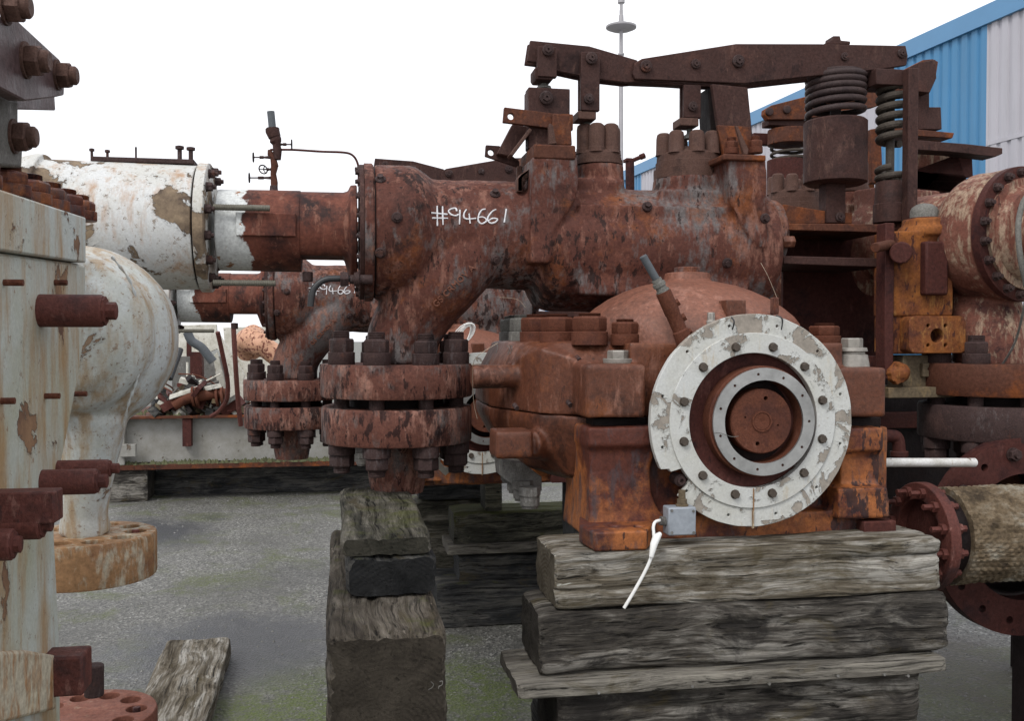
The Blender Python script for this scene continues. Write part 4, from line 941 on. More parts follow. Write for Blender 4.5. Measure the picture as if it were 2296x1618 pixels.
me = applied(me, [('BOOLEAN', dict(operation='DIFFERENCE', solver='EXACT', cutter=bm_mesh(cb, 'c')))]); me.materials.clear(); shade(me)
T.mesh('foot', me, 'pedestal', bevel=.006)
bm = newbm(); pbox(bm, 1938, 1170, 2010, 1211, 2.60, 2.9); T.part('foot', bm, 'redrust', bevel=.004)
bm = newbm(); a = pt(1450, 1210, 2.66); b = pt(1940, 1210, 2.66); box(bm, (a.x, 2.66, zb), (b.x, 2.9, pt(1700, 1205, 2.66).z)); T.part('base_strip', bm, 'redrust')
bm = newbm(); pbox(bm, 1330, 938, 1450, 962, 2.68, 2.9); pbox(bm, 1890, 937, 1975, 962, 2.68, 2.9); T.part('lug_gap_fill', bm, 'hole')  # near-black filler in the gap between lugs and pedestal
# hanging box with its gland, on the pedestal
bm = newbm(); pbox(bm, 1499, 1139, 1561, 1202, 2.52, 2.57); jb = T.part('junction_box', bm, 'alu', bevel=.004)
for (x, y) in ((1506, 1146), (1554, 1147), (1506, 1195), (1555, 1195)):
    bm = newbm(); lathe(bm, pt(x, y, 2.522), -VX, [(0, .004), (.004, .004)], 8); T.part('screw', bm, 'palegrey', parent=jb, bevel=0)
bm = newbm(); lathe(bm, pt(1529, 1140, 2.545), ZX, [(0, .018), (.01, .018), (.011, .014), (.025, .014), (.026, .010), (.05, .010)], 14); T.part('cable_gland', bm, 'greybronze', bevel=0)
bm = newbm(); cyl(bm, pt(1499, 1172, 2.545), pt(1480, 1168, 2.545), .013, 12); T.part('cable_gland', bm, 'palegrey', bevel=0)
bm = newbm(); lathe(bm, pt(1526, 1078, 2.60), -VX, [(-.05, .018), (.0, .018), (.004, .012), (.012, .012), (.012, .006), (.004, .005)], 16); T.part('pipe_stub', bm, 'darkmetal', bevel=0)
bm = newbm(); tube(bm, smoothpath([pt(1482, 1168, 2.545), pt(1470, 1171, 2.54), pt(1465, 1182, 2.53), pt(1466, 1200, 2.49), pt(1466, 1215, 2.47), pt(1460, 1250, 2.46), pt(1445, 1285, 2.46), pt(1420, 1330, 2.46), pt(1399, 1365, 2.46)], 6), .0045, 10); T.part('white_cable', bm, 'whiteplastic', bevel=0)
bm = newbm(); tube(bm, [pt(1480, 1198, 2.475), pt(1472, 1206, 2.465), pt(1466, 1222, 2.455), pt(1460, 1250, 2.452)], [.006, .011, .010, .006], 12); T.part('cable_tape', bm, 'whiteplastic', bevel=0)
# lockwire and ties
def wire(pts, r=.0009, m='wire'):
    bm = newbm(); tube(bm, smoothpath(pts, 5), r, 6); T.part('lock_wire', bm, m, bevel=0)
for (xx, yy) in ((1296, 804), (1276, 905), (1290, 912), (1156, 912)):
    bm = newbm(); p = pt(xx, yy, 2.79); lathe(bm, p, Vector((.2, -.8, -.4)), [(-.01, .007), (.012, .007)], 10); T.part('lock_wire', bm, 'darkmetal', bevel=0)
wire([pt(1640, 712, VR - .01), pt(1646, 722, VR - .02), pt(1642, 740, VR - .01)], .0022, 'black'); wire([pt(1740, 708, VR - .01), pt(1754, 716, VR - .02), pt(1752, 740, VR - .01)], .0022, 'black')
wire([pt(1600, 973, HV - .01), pt(1615, 972, HV - .015), pt(1640, 980, HV - .02), pt(1656, 979, HV - .02)], .0009, 'palegrey')
wire([pt(1706, 590, 3.05), pt(1722, 620, 3.0), pt(1742, 668, 2.8)])
wire([pt(1120, 667, 2.9), pt(1160, 672, 2.9), pt(1178, 690, 2.9)], .0007)
wire([pt(1116, 770, 2.95), pt(1070, 800, 2.95), pt(1060, 830, 2.97), pt(1062, 900, 3.0), pt(1070, 940, 3.0)], .0009)
for (x, y) in ((1110, 772), (1137, 776), (1142, 774), (1181, 777)):
    wire([pt(x, y, 3.0), pt(x + 6, y + 6, 2.98), pt(x + 2, y + 20, 2.98)], .0012, 'palegrey')

nr_ = random.Random(5)
for ch in T.e.children:                # no two nuts sit quite alike
    if ch.name.startswith(('nut', 'cap_nut')): ch.scale = (ch.scale[0], ch.scale[1], ch.scale[2] * nr_.uniform(.93, 1.07))
# copy of the whole machine, further back and one sleeper lower
def copy_tree(o, parent=None, skip=(), matmap=None):
    c = o.copy(); COL.objects.link(c); c.parent = parent
    if matmap and c.type == 'MESH':
        nm = c.data.materials[0].name if c.data.materials else ''
        if nm in matmap:
            c.material_slots[0].link = 'OBJECT'; c.material_slots[0].material = matmap[nm]
    for ch in list(o.children):
        if ch.name.split('.')[0] in skip: continue
        copy_tree(ch, c, skip, matmap)
    return c
T2 = copy_tree(T.e, skip=('drain_pipe', 'pipe_union', 'junction_box', 'cable_gland', 'white_cable', 'cable_tape', 'lock_wire', 'pipe_stub', 'probe_sleeve'))
T2.location = T.e.location + Vector((-0.84, 2.05, -0.14))
for ch in T2.children:
    if ch.name.split('.')[0] in ('lever_arm', 'rocker_lever', 'strap', 'coupling_block', 'lever_spacer', 'lubricator_boss') or (ch.name.startswith('pin') and ch.location.z + T.o.z > 2.5): ch.location.z += 0.11
T2['label'] = 'second rusty steam turbine, set back behind the front one and seen under its barrel'
# third machine on the right, turned so its end flange looks right
mm = {'rust_valve_chest': M['mottle'], 'rust_flange': M['orangerust']}
housing = ('junction_box', 'cable_gland', 'white_cable', 'cable_tape', 'lock_wire', 'pipe_stub', 'probe_sleeve', 'chalk_number', 'drain_pipe', 'pipe_union',
           'upper_casing', 'lower_casing', 'casing_dome', 'dome_plug', 'lug_bolt', 'lifting_stud', 'small_bolt', 'probe_body', 'probe_gland', 'nut_ledge', 'lever_arm', 'rocker_lever', 'lubricator_boss', 'lever_spacer', 'pin', 'strap', 'coupling_block', 'valve_stem', 'bearing_block', 'bracket_arm', 'brace', 'bracket_foot', 'rib', 'bracket_plate', 'column', 'coil_spring', 'spring_seat', 'spring_can', 'spring_rod', 'rod_end', 'frame_shelf', 'frame_web', 'broken_coil', 'spring_base', 'spring_cap', 'outer_ring', 'inner_ring', 'split_line', 'ring_bolt',
           'bearing_recess', 'bearing_bore', 'seal_housing', 'seal_ring', 'shaft_hub', 'shaft_centre', 'shaft_gap', 'pedestal', 'foot', 'base_strip', 'lug_gap_fill', 'raised_lettering', 'frame_post', 'slotted_post', 'post_foot', 'servo_cylinder', 'cylinder_flange', 'top_plate', 'drain_stub', 'barrel', 'barrel_flange')
T3 = copy_tree(T.e, skip=housing, matmap=mm)
# remove nuts that belonged to the skipped casing and cylinder
for ch in list(T3.children):
    b = ch.name.split('.')[0]; p = ch.location + T.o
    if b in ('nut', 'stud', 'gasket') and (p.x < EF[0] - .05 or (abs(p.z - zt) < .15 and p.y < 3.15) or (abs(p.z - zt) < .05) or 'hanging' in ch.data.name or 'casing_nut' in ch.data.name):
        bpy.data.objects.remove(ch)
ALPHA = R(115)
ef_local = Vector(EF) - T.o
target = Vector((1.80, 3.37, EF[2]))
rotm = Matrix.Rotation(ALPHA, 3, 'Z')
T3.rotation_euler = (0, 0, ALPHA); T3.location = target - rotm @ ef_local; T3.location.z = T.e.location.z

for ch in T3.children:
    if ch.name.startswith('end_flange'): ch.material_slots[0].link = 'OBJECT'; ch.material_slots[0].material = M['redrust']
    if ch.name.startswith('lower_flange'): ch.material_slots[0].link = 'OBJECT'; ch.material_slots[0].material = M['darkmetal']
T3.name = 'valve_chest_assembly'; T3['label'] = 'pale mottled valve chest at the right edge, its bolted end flange facing right'; T3['category'] = 'valve chest'
del T3['group']

# inner end cover of the third machine's flange (built at the flange, then carried over)
bm = newbm(); lathe(bm, Vector(EF), -UX, [(-.004, .196), (.012, .196), (.014, .17), (.03, .165), (.045, .155), (.05, .11), (.22, .105), (.225, .09)], 72)
o = T.part('cover_plate', bm, 'mottle', bevel=0); o.parent = T3
bm = newbm(); lathe(bm, Vector(EF), -UX, [(.222, .088), (.228, .088), (.23, .07)], 48); o = T.part('end_plug', bm, 'redrust', bevel=0); o.parent = T3

# ================================================================== TIMBERS
def timber(label, u0, u1, v0, v1, z0, z1, m, axis='u', group=None, seed=0, rough=0.006, yaw=0.0, rnd_=0.012, bulge=0.0, name='timber', cat='timber', notch=True):
    """one baulk: local x runs along its length"""
    L = (u1 - u0) if axis == 'u' else (v1 - v0); W = (v1 - v0) if axis == 'u' else (u1 - u0); H = z1 - z0
    bm = newbm(); hi = group in (GF, GL) or name == 'loose_plank'; nx = max(24, int(L / (0.009 if hi else 0.02))); nyz = 34 if hi else 12
    cs = []
    r = rnd_
    for (a, b, da, db) in ((-W/2, -H/2, 1, 0), (W/2, -H/2, 0, 1), (W/2, H/2, -1, 0), (-W/2, H/2, 0, -1)):
        side = W if da else H
        for k in range(nyz):
            t = k / nyz
            cs.append((a + da * side * t, b + db * side * t))
    def rc(y, z):
        dy, dz = abs(y) - (W/2 - r), abs(z) - (H/2 - r)
        if dy > 0 and dz > 0:
            l = math.hypot(dy, dz); k = r / l if l > r else 1
            return (math.copysign(W/2 - r + dy * k, y), math.copysign(H/2 - r + dz * k, z))
        return (y, z)
    rings = []
    sd = Vector((seed * 3.17, seed * 1.3, seed * 2.7))
    for i in range(nx + 1):
        x = -L/2 + L * i / nx; ring = []
        e = min(i, nx - i); sh = 1 - (0.035 if e == 0 else 0.012 if e == 1 else 0)
        for (y, z) in cs:
            y2, z2 = rc(y, z); q = Vector((x * 2.2, y * 20, z * 20)) + sd
            d = (mnoise.fractal(q, 0.9, 2.1, 4)) * rough + mnoise.fractal(Vector((x * 3.2, y * 5, z * 5)) + sd, 1, 2, 3) * (rough * 1.1 + bulge)
            n_ = Vector((y2, z2)).normalized()
            # splits along the grain
            sp = mnoise.noise(Vector((x * 1.1, y * 34, z * 34)) + sd)
            if sp > 0.26: d -= min(0.012, (sp - 0.26) * rough * 5.5)
            k2 = mnoise.noise(Vector((x * 2.0, y * 60, z * 60)) + sd * 2)
            d -= max(0, k2 - .2) * rough * 1.2
            if e < 6: d -= (1 - e / 6) ** 2 * (.004 + .006 * abs(mnoise.noise(Vector((y * 25, z * 25, seed + i * .3)))))
            ring.append(bm.verts.new((x + (mnoise.noise(Vector((y * 20, z * 20, seed))) * .006 if e == 0 else 0), y2 * sh + n_.x * d, z2 * sh + n_.y * d)))
        rings.append(ring)
    n = len(cs)
    for i in range(nx):
        for k in range(n):
            j = (k + 1) % n; bm.faces.new((rings[i][k], rings[i][j], rings[i + 1][j], rings[i + 1][k]))
    for rg, fl in ((rings[0], True), (rings[-1], False)):
        c = bm.verts.new((sum(v.co.x for v in rg) / n, 0, 0))
        for k in range(n): bm.faces.new((rg[k], rg[(k + 1) % n], c) if not fl else (rg[(k + 1) % n], rg[k], c))
    bmesh.ops.recalc_face_normals(bm, faces=bm.faces)
    me = bpy.data.meshes.new(name); bm.to_mesh(me); bm.free(); me.materials.append(M[m]); shade(me, True, 50)
    o = bpy.data.objects.new(name, me); COL.objects.link(o)
    o.location = g2w(((u0 + u1) / 2, (v0 + v1) / 2, (z0 + z1) / 2)); o.rotation_euler = (0, 0, TH + (math.pi / 2 if axis == 'v' else 0) + R(yaw))
    o['label'] = label; o['category'] = cat
    if group: o['group'] = group
    return o
def tfront(px0, px1, py0, py1, v):       # extents of a front face seen in the photo
    a = pt(px0, py0, v); b = pt(px1, py1, v); m0 = pt(px0, py0, v).z; m1 = pt(px0, py1, v).z
    return a.x, b.x, m1, m0
GF, GL, GB = 'timbers of the front crib', 'timbers of the left crib', 'timbers behind under the second turbine'
v0 = 2.50
u0, _, z1_, _ = tfront(1245, 2115, 1232, 1370, v0); u1 = pt(2112, 1290, v0).x
zt0 = zb
z_a = pt(1245, 1372, v0).z
timber('pale weathered timber with a knot, topmost of the front crib under the ring', u0, u1, v0, v0 + .26, z_a, zt0, 'wood_pale', group=GF, seed=2, rough=.0055, rnd_=.012)
u0b = pt(1212, 1450, 2.47).x; u1b = pt(2132, 1420, 2.47).x; z_b = pt(1212, 1524, 2.47).z
timber('rounded dark-bellied timber second from the top of the front crib', u0b, u1b, 2.475, 2.475 + .28, z_b, z_a - .001, 'wood_grey', group=GF, seed=5, rough=.007, rnd_=.03, bulge=.006)
u0c = pt(1164, 1550, 2.42).x; u1c = pt(2130, 1490, 2.42).x; z_c = pt(1164, 1576, 2.42).z
timber('thin brown-grey plank with nail heads lying in the front crib', u0c, u1c, 2.43, 2.43 + .30, z_c, z_b - .001, 'wood_plank', group=GF, seed=8, rough=.002, rnd_=.004, cat='plank', name='plank')
u0d = pt(1255, 1600, 2.44).x; u1d = pt(2075, 1560, 2.44).x
timber('bottom visible timber of the front crib, dark stained at its right end', u0d, u1d, 2.46, 2.75, z_c - .17, z_c - .001, 'wood_grey', group=GF, seed=11, rough=.006)
timber('lowest timber of the front crib standing on the yard at the left', u0d + .02, u0d + .30, 2.45, 2.95, 0.0, z_c - .172, 'wood_dark', 'v', GF, seed=12)
timber('lowest timber of the front crib standing on the yard at the right', u1d - .32, u1d - .04, 2.45, 2.95, 0.0, z_c - .172, 'wood_dark', 'v', GF, seed=13)
nl = mk('nail', lambda b: lathe(b, (0, 0, 0), ZX, [(0, .0015), (.012, .0015), (.0121, .0045), (.014, .004)], 8), 'palegrey')
for (x, y, w_) in ((1340, 1555, 0), (1549, 1541, 0), (1721, 1535, 0), (1874, 1517, 0), (1978, 1514, 0), (2031, 1517, 0)):
    p = pt(x, y, 2.431); o = bpy.data.objects.new('nail', nl); COL.objects.link(o); pl = bpy.data.objects['plank']
    o.parent = pl; o.matrix_local = (Matrix.Translation(pl.location) @ pl.rotation_euler.to_matrix().to_4x4()).inverted() @ Matrix.Translation(g2w(p)) @ Vector((0, 0, 1)).rotation_difference(Vector((.17, -.95, .3))).to_matrix().to_4x4()

# left crib: sleepers running away from the camera under the outlet
zs = pt(890, 1103, CH - .10).z
vL = 2.52
def vspan(px0, px1, py, v): return pt(px0, py, v).x, pt(px1, py, v).x
a, b = vspan(762, 969, 1220, vL); zA = zs - .002; zA0 = pt(860, 1248, vL).z
timber('short mossy sleeper with ringed end, topmost under the flanged outlet', a, b, vL, vL + .88, zA0, zA, 'wood_moss', 'v', GL, seed=21, rough=.004, rnd_=.016, name='sleeper', cat='sleeper')
a, b = vspan(776, 980, 1300, vL - .02); zB0 = pt(860, 1343, vL - .02).z
timber('dark blue-grey sleeper, second from the top under the flanged outlet', a, b, vL - .01, vL + .9, zB0, zA0 - .001, 'wood_dark', 'v', GL, seed=22, rough=.004, rnd_=.018, name='sleeper', cat='sleeper')
v3 = 2.20
zC = zB0 - .001
a, b = vspan(729, 1005, 1500, v3)
timber('large dark baulk with split end and white scribbled number in the left crib', a, b, v3, v3 + 1.25, zC - .30, zC, 'wood_brown', 'v', GL, seed=23, rough=.004, rnd_=.018)
timber('dark baulk lying on the yard at the foot of the left crib', a + .02, b - .01, v3 + .05, v3 + 1.2, 0, zC - .301, 'wood_dark', 'v', GL, seed=24)
# scribble on the end of the large baulk
bm = newbm()
for st in ([(966, 1530), (972, 1536), (969, 1543), (961, 1548)], [(985, 1530), (992, 1529), (991, 1537), (984, 1541), (983, 1546)]):
    tube(bm, smoothpath([pt(x, y, v3 - .004) for x, y in st], 4), .0009, 6)
bk = bpy.data.objects['timber.005'] if 'timber.005' in bpy.data.objects else None
for o_ in bpy.data.objects:
    if o_.get('label', '').startswith('large dark baulk'): bk = o_
me = bm_mesh(bm, 'scribble'); me.materials.append(M['greynut']); sb = bpy.data.objects.new('chalk_scribble', me); COL.objects.link(sb); sb.parent = bk
sb.matrix_local = (Matrix.Translation(bk.location) @ bk.rotation_euler.to_matrix().to_4x4()).inverted() @ Matrix.Rotation(TH, 4, 'Z')

# crib behind, below the second turbine
vb = 5.28
def tb(label, px0, px1, py0, py1, v, dep, m, seed, **kw):
    a, b, z0_, z1_ = tfront(px0, px1, py0, py1, v); return timber(label, a, b, v, v + dep, z0_, z1_, m, 'u', GB, seed=seed, **kw)
tb('mossy-topped timber with pale end, uppermost of the low crib between the stacks', 1018, 1600, 1151, 1224, vb, .30, 'wood_moss2', 31, rnd_=.015)
tb('thin plank sandwiched in the low crib between the stacks', 1005, 1600, 1225, 1247, vb - .03, .32, 'wood_plank', 32, name='plank', cat='plank', rough=.002, rnd_=.004)
tb('dark bluish timber near the bottom of the low crib between the stacks', 1030, 1600, 1249, 1312, vb, .3, 'wood_dark', 33)
a, b, z0_, z1_ = tfront(980, 1600, 1313, 1378, vb - .05); timber('dark timber lying on the yard at the bottom of the low crib', a, b, vb - .05, vb + .35, 0.0, z1_, 'wood_dark', 'u', GB, seed=34)
tb('small upright mossy block standing on the low crib', 1088, 1126, 1056, 1148, vb - .0, .2, 'wood_moss2', 35, name='timber_block', cat='block')
tb('wet dark sleeper lying across behind the left crib', 940, 1100, 1076, 1124, vb + .45, .25, 'wood_dark', 36, name='sleeper', cat='sleeper')
tb('dark sleeper low behind the left crib', 930, 1100, 1126, 1380, vb + .5, .25, 'wood_moss', 37, name='sleeper', cat='sleeper')
zq = T.o.z; zq2 = zb - .14
timber('tall dark support baulk hidden under the second turbine', pt(1290, 1100, 4.7).x, pt(1560, 1100, 4.7).x, 4.70, 5.0, 0, zq2, 'wood_dark', 'u', GB, seed=38)
# plank lying on the ground
pp0, pp1 = ptz(412, 1434, .10), ptz(395, 1700, .10)
d_ = pp1 - pp0; L_ = d_.length; c_ = (pp0 + pp1) / 2
o = timber('loose weathered grey plank lying on the damp yard at the lower left', c_.x - .15, c_.x + .15, c_.y - L_ / 2, c_.y + L_ / 2, 0.0, .10, 'wood_pale', 'v', None, seed=41, rough=.006, rnd_=.012, name='loose_plank', cat='plank', yaw=math.degrees(math.atan2(d_.y, d_.x)) + 84)

# ================================================================== RIGHT HAND SIDE
# ochre bracket
vo = 3.12
B_o = pt(2070, 890, vo)
Y = Thing('ochre_actuator', 'ochre-yellow rusted actuator block with a round port and four bolt holes, right of the frame', 'actuator', (B_o.x, vo, .9))
bm = newbm(); pbox(bm, 2004, 520, 2136, 712, vo, vo + .13); vcyl(bm, 2075, 492, 540, 50, vo + .07); vcyl(bm, 2075, 512, 532, 60, vo + .07)
Y.cast('block', bm, 'yellow', voxel=.008, smooth=3, lump=.003)
bm = newbm(); vcyl(bm, 2074, 490, 514, 39, vo + .07); Y.part('cap_ring', bm, 'redrust')
bm = newbm(); a = pt(2072, 474, vo + .07); q = sc(2072, vo, 1); lathe(bm, a, ZX, [(-.03, 31 * q), (0, 31 * q), (8 * q, 27 * q), (15 * q, 17 * q), (18 * q, 4 * q)], 32); Y.part('cap', bm, 'greynut', bevel=0)
bm = newbm(); pbox(bm, 2077, 541, 2127, 662, vo - .035, vo + .02); Y.part('side_plate', bm, 'redrust', bevel=.008)
bm = newbm(); cyl(bm, pt(2020, 567, vo - .08), pt(2020, 567, vo + .05), q * 24, 20); Y.part('boss', bm, 'redrust', bevel=.005)
bm = newbm(); cyl(bm, pt(1962, 556, vo - .10), pt(1998, 548, vo - .02), q * 11, 14); Y.part('bolt', bm, 'orangerust')
def holed_box(T_, name, m, px0, py0, px1, py1, v0_, v1_, holes, bev=.004, rc=0):
    if rc:
        pts_ = []
        for (cx, cy, a0) in ((px1 - rc, py0 + rc, -90), (px1 - rc, py1 - rc, 0), (px0 + rc, py1 - rc, 90), (px0 + rc, py0 + rc, 180)):
            for k in range(6): an = R(a0 + 90 * k / 5); pts_.append((cx + rc * math.cos(an), cy + rc * math.sin(an)))
        bm = newbm(); ppoly(bm, pts_, v0_, v1_)
    else: bm = newbm(); pbox(bm, px0, py0, px1, py1, v0_, v1_)
    me = bm_mesh(bm, name, T_.o); cb = newbm()
    for (x, y, r_) in holes: lathe(cb, pt(x, y, v0_) - T_.o - VX * .02, VX, [(0, sc(x, v0_, r_)), (.02 + (v1_ - v0_) * .8, sc(x, v0_, r_))], 24)
    me = applied(me, [('BOOLEAN', dict(operation='DIFFERENCE', solver='EXACT', cutter=bm_mesh(cb, 'c')))]); me.materials.clear(); shade(me)
    return T_.mesh(name, me, m, bevel=bev)
bm = newbm(); pbox(bm, 2000, 708, 2130, 795, vo + .01, vo + .13); Y.part('flange_box', bm, 'yellow', bevel=.008)
holed_box(Y, 'port_plate', 'yellow', 2039, 709, 2166, 793, vo - .05, vo + .03, [(2101.6, 753.5, 16)] + [(x, y, 4) for x in (2081.5, 2120.5) for y in (731, 775)], rc=14, bev=.003)
bm = newbm(); pbox(bm, 2025, 797, 2130, 872, vo + .02, vo + .12); Y.part('lower_block', bm, 'greybronze')
holed_box(Y, 'sensor_plate', 'greybronze', 2070, 815, 2128, 846, vo - .0, vo + .03, [(2084, 828, 3), (2101, 828, 5), (2116, 828, 3)])
bm = newbm(); pbox(bm, 1993, 869, 2143, 893, vo - .04, vo + .13); Y.part('base_plate', bm, 'greybronze')
bm = newbm(); lathe(bm, pt(2012, 838, vo - .03), Vector((1, .2, .1)), [(-.04, .02), (-.02, .034), (.01, .038), (.03, .03)], 24)
for k in range(9): a_ = rnd.uniform(0, 6.28); lathe(bm, pt(2012 + 14 * math.cos(a_), 838 + 20 * math.sin(a_), vo - .05), (0, -1, 0), [(-.02, .012), (.01, .010)], 6)
Y.cast('crumbling_boss', bm, 'yellow', voxel=.004, smooth=1, lump=.006)
# body added to fill the dark gap; gloom put into its colour
DB = Thing('rear_machine_body', 'dark machine body added to fill the gloom behind the white rod', 'machine body', (pt(2100, 1000, 3.75).x, 3.75, 0))
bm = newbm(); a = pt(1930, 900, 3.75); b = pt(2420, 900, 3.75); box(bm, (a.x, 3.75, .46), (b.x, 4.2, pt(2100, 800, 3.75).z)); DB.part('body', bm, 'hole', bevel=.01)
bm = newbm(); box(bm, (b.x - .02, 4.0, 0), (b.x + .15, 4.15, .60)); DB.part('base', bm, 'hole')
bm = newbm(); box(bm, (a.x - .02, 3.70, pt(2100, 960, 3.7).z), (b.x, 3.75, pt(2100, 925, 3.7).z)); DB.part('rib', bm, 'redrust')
# rear valve gear (levers, springs and cans) seen beyond the big spring
vg = 4.3
gz = pt(1850, 330, vg)
G = Thing('rear_valve_gear', 'rear set of rusty levers, springs and cans seen between the front spring and the warehouse', 'valve gear', (gz.x, vg, 1.2))
def gp(name, poly, m, v=vg, t=.04): bm = newbm(); ppoly(bm, poly, v, v + t); return G.part(name, bm, m)
gp('rocker_lever', [(1715, 245), (1730, 236), (1840, 208), (1960, 190), (2070, 134), (2092, 132), (2104, 138), (2098, 176), (2070, 200), (1960, 240), (1800, 268), (1722, 268), (1714, 256)], 'orangerust')
gp('lever_end', [(2060, 140), (2098, 133), (2100, 175), (2085, 208), (2060, 205)], 'lever', vg - .08, .08)
for (x, y) in ((1724, 251), (1763, 246)): bm = newbm(); lathe(bm, pt(x, y, vg), -VX, [(-.0, .02), (.012, .02), (.014, .012)], 14); G.part('pin', bm, 'darkmetal')
bm = newbm(); pbox(bm, 1724, 268, 1812, 282, vg + .02, vg + .1); G.part('spring_seat', bm, 'lever')
bm = newbm(); c_ = pt(1768, 300, vg + .06)
pts = [Vector((c_.x + sc(1768, vg, 38) * math.cos(i / 20 * 6.283), vg + .06 + sc(1768, vg, 38) * math.sin(i / 20 * 6.283), pt(1768, 362, vg).z + (pt(1768, 326, vg).z - pt(1768, 362, vg).z) * i / 50)) for i in range(51)]
tube(bm, pts, sc(1768, vg, 3.6), 8); G.part('coil_spring', bm, 'bellows', bevel=0)
bm = newbm(); vcyl(bm, 1768, 292, 326, 46, vg + .06); G.part('spring_cup', bm, 'orangerust')
bm = newbm(); vcyl(bm, 1762, 360, 455, 42, vg + .06); G.part('spring_can', bm, 'redrust')
bm = newbm(); pbox(bm, 1690, 300, 1812, 326, vg + .16, vg + .2); G.part('cross_bar', bm, 'redrust')
gp('side_frame', [(1760, 380), (1820, 380), (1850, 430), (1960, 395), (1965, 500), (1760, 500)], 'orangerust', vg + .25, .06)
gp('frame_plate', [(1760, 430), (1850, 425), (1925, 400), (1960, 400), (1960, 505), (1760, 500)], 'yellow', vg + .2, .05)
gp('post', [(1952, 290), (1975, 286), (1980, 410), (1955, 410)], 'orangerust', vg, .06)
gp('bearing_block', [(2058, 205), (2084, 205), (2084, 240), (2110, 240), (2112, 290), (2060, 290)], 'lever', vg - .02, .12)
gp('base_plate', [(1980, 282), (2140, 298), (2136, 310), (1980, 300)], 'orangerust', vg - .04, .2)
gp('channel', [(2056, 314), (2170, 323), (2248, 332), (2248, 345), (2232, 352), (2130, 340), (2056, 336)], 'lever', vg - .12, .10)
gp('white_cloth', [(2056, 338), (2147, 344), (2150, 384), (2056, 380)], 'mottle', vg + .05, .05)
gp('block', [(2146, 345), (2180, 350), (2182, 396), (2150, 400), (2050, 384), (2050, 420), (2150, 430), (2180, 398), (2185, 450), (2050, 450)], 'redrust', vg + .0, .06)
# large red flange ring, standing
vr = 2.87
c_ = pt(2300, 1205, vr); rr = sc(2300, vr, 226)
RR = Thing('flange_ring', 'large dark red flange ring standing on the yard at the lower right', 'flange', (c_.x, vr, 0))
bm = newbm(); ringplate(bm, (c_.x, vr + .06, c_.z), -VX, rr * .64, rr, .06, 96)
me = bm_mesh(bm, 'ring', RR.o); cb = newbm()
for k in range(16):
    a = R(11 + 22.5 * k); lathe(cb, Vector((c_.x + rr * .85 * math.cos(a), vr - .02, c_.z + rr * .85 * math.sin(a))) - RR.o, VX, [(0, .013), (.2, .013)], 14)
me = applied(me, [('BOOLEAN', dict(operation='DIFFERENCE', solver='EXACT', cutter=bm_mesh(cb, 'c')))]); me.materials.clear(); shade(me); RR.mesh('ring', me, 'redrust', bevel=.004)
for k in (4, 6, 13):
    a = R(11 + 22.5 * k); RR.put('bolt', nut_s, 'nutrust', (c_.x + rr * .85 * math.cos(a), vr - .001, c_.z + rr * .85 * math.sin(a)), (0, -1, 0)).scale = (1.5, 1.5, 1.2)
bm = newbm(); lathe(bm, (c_.x, vr + .06, c_.z), VX, [(0, rr * .62), (.16, rr * .62), (.16, rr * .6), (0, rr * .6)], 64, cap=False); lathe(bm, (c_.x, vr + .16, c_.z), VX, [(0, rr * .6), (.02, rr * .6)], 64); RR.part('bore', bm, 'hole', bevel=0)
bm = newbm(); box(bm, (c_.x + .03, vr - .02, 0), (c_.x + .30, vr + .1, c_.z - rr + .002)); RR.part('resting_block', bm, 'hole')
# woven-lagged pipe with its flange
vl = 2.72
c_ = pt(2098, 1202, vl); rl = sc(2098, vl, 107)
LP = Thing('lagged_pipe', 'pipe wrapped in woven brown-grey lagging with a red flange at its left end', 'pipe', (c_.x, vl, 0))
ce = pt(2062, 1202, vl); rf = sc(2062, vl, 122)
bm = newbm(); nU, nA = 210, 300; L_ = .9
rws = []
for i in range(nU + 1):
    u_ = c_.x + .03 + L_ * i / nU; rw = []
    for k in range(nA):
        a = 2 * math.pi * k / nA
        wb = mnoise.noise(Vector((u_ * 7, a * 3, 1))) * 1.6; wv = (.0045 + .003 * mnoise.noise(Vector((u_ * 12, a * 6, 5)))) * abs(math.sin(u_ * 130 + wb * 2 + (1.57 if int(a * 30 / 3.1416) % 2 else 0))) * abs(math.sin(a * 30 + wb)) ** .5 + .004 * mnoise.fractal(Vector((u_ * 9, math.cos(a) * 3, math.sin(a) * 3)), 1, 2, 3)
        rw.append(bm.verts.new((u_, vl + (rl + wv) * math.cos(a), c_.z + (rl + wv) * math.sin(a))))
    rws.append(rw)
for i in range(nU):
    for k in range(nA): j = (k + 1) % nA; bm.faces.new((rws[i][k], rws[i][j], rws[i + 1][j], rws[i + 1][k]))
bm.faces.new(rws[0]); bm.faces.new(list(reversed(rws[-1])))
LP.part('lagging', bm, 'lag', bevel=0)
bm = newbm(); lathe(bm, (c_.x - .02, vl, c_.z), UX, [(0, rl * .88), (.06, rl * .88)], 40); LP.part('pipe', bm, 'hole', bevel=0)
bm = newbm(); ringplate(bm, (c_.x - .025, vl, c_.z), -UX, rf * .68, rf, .035, 80); LP.part('pipe_flange', bm, 'studrust', bevel=.003)
bm = newbm(); lathe(bm, (c_.x - .03, vl, c_.z), UX, [(0, rf * .67), (.008, rf * .67)], 60); LP.part('blank', bm, 'redrust', bevel=0)
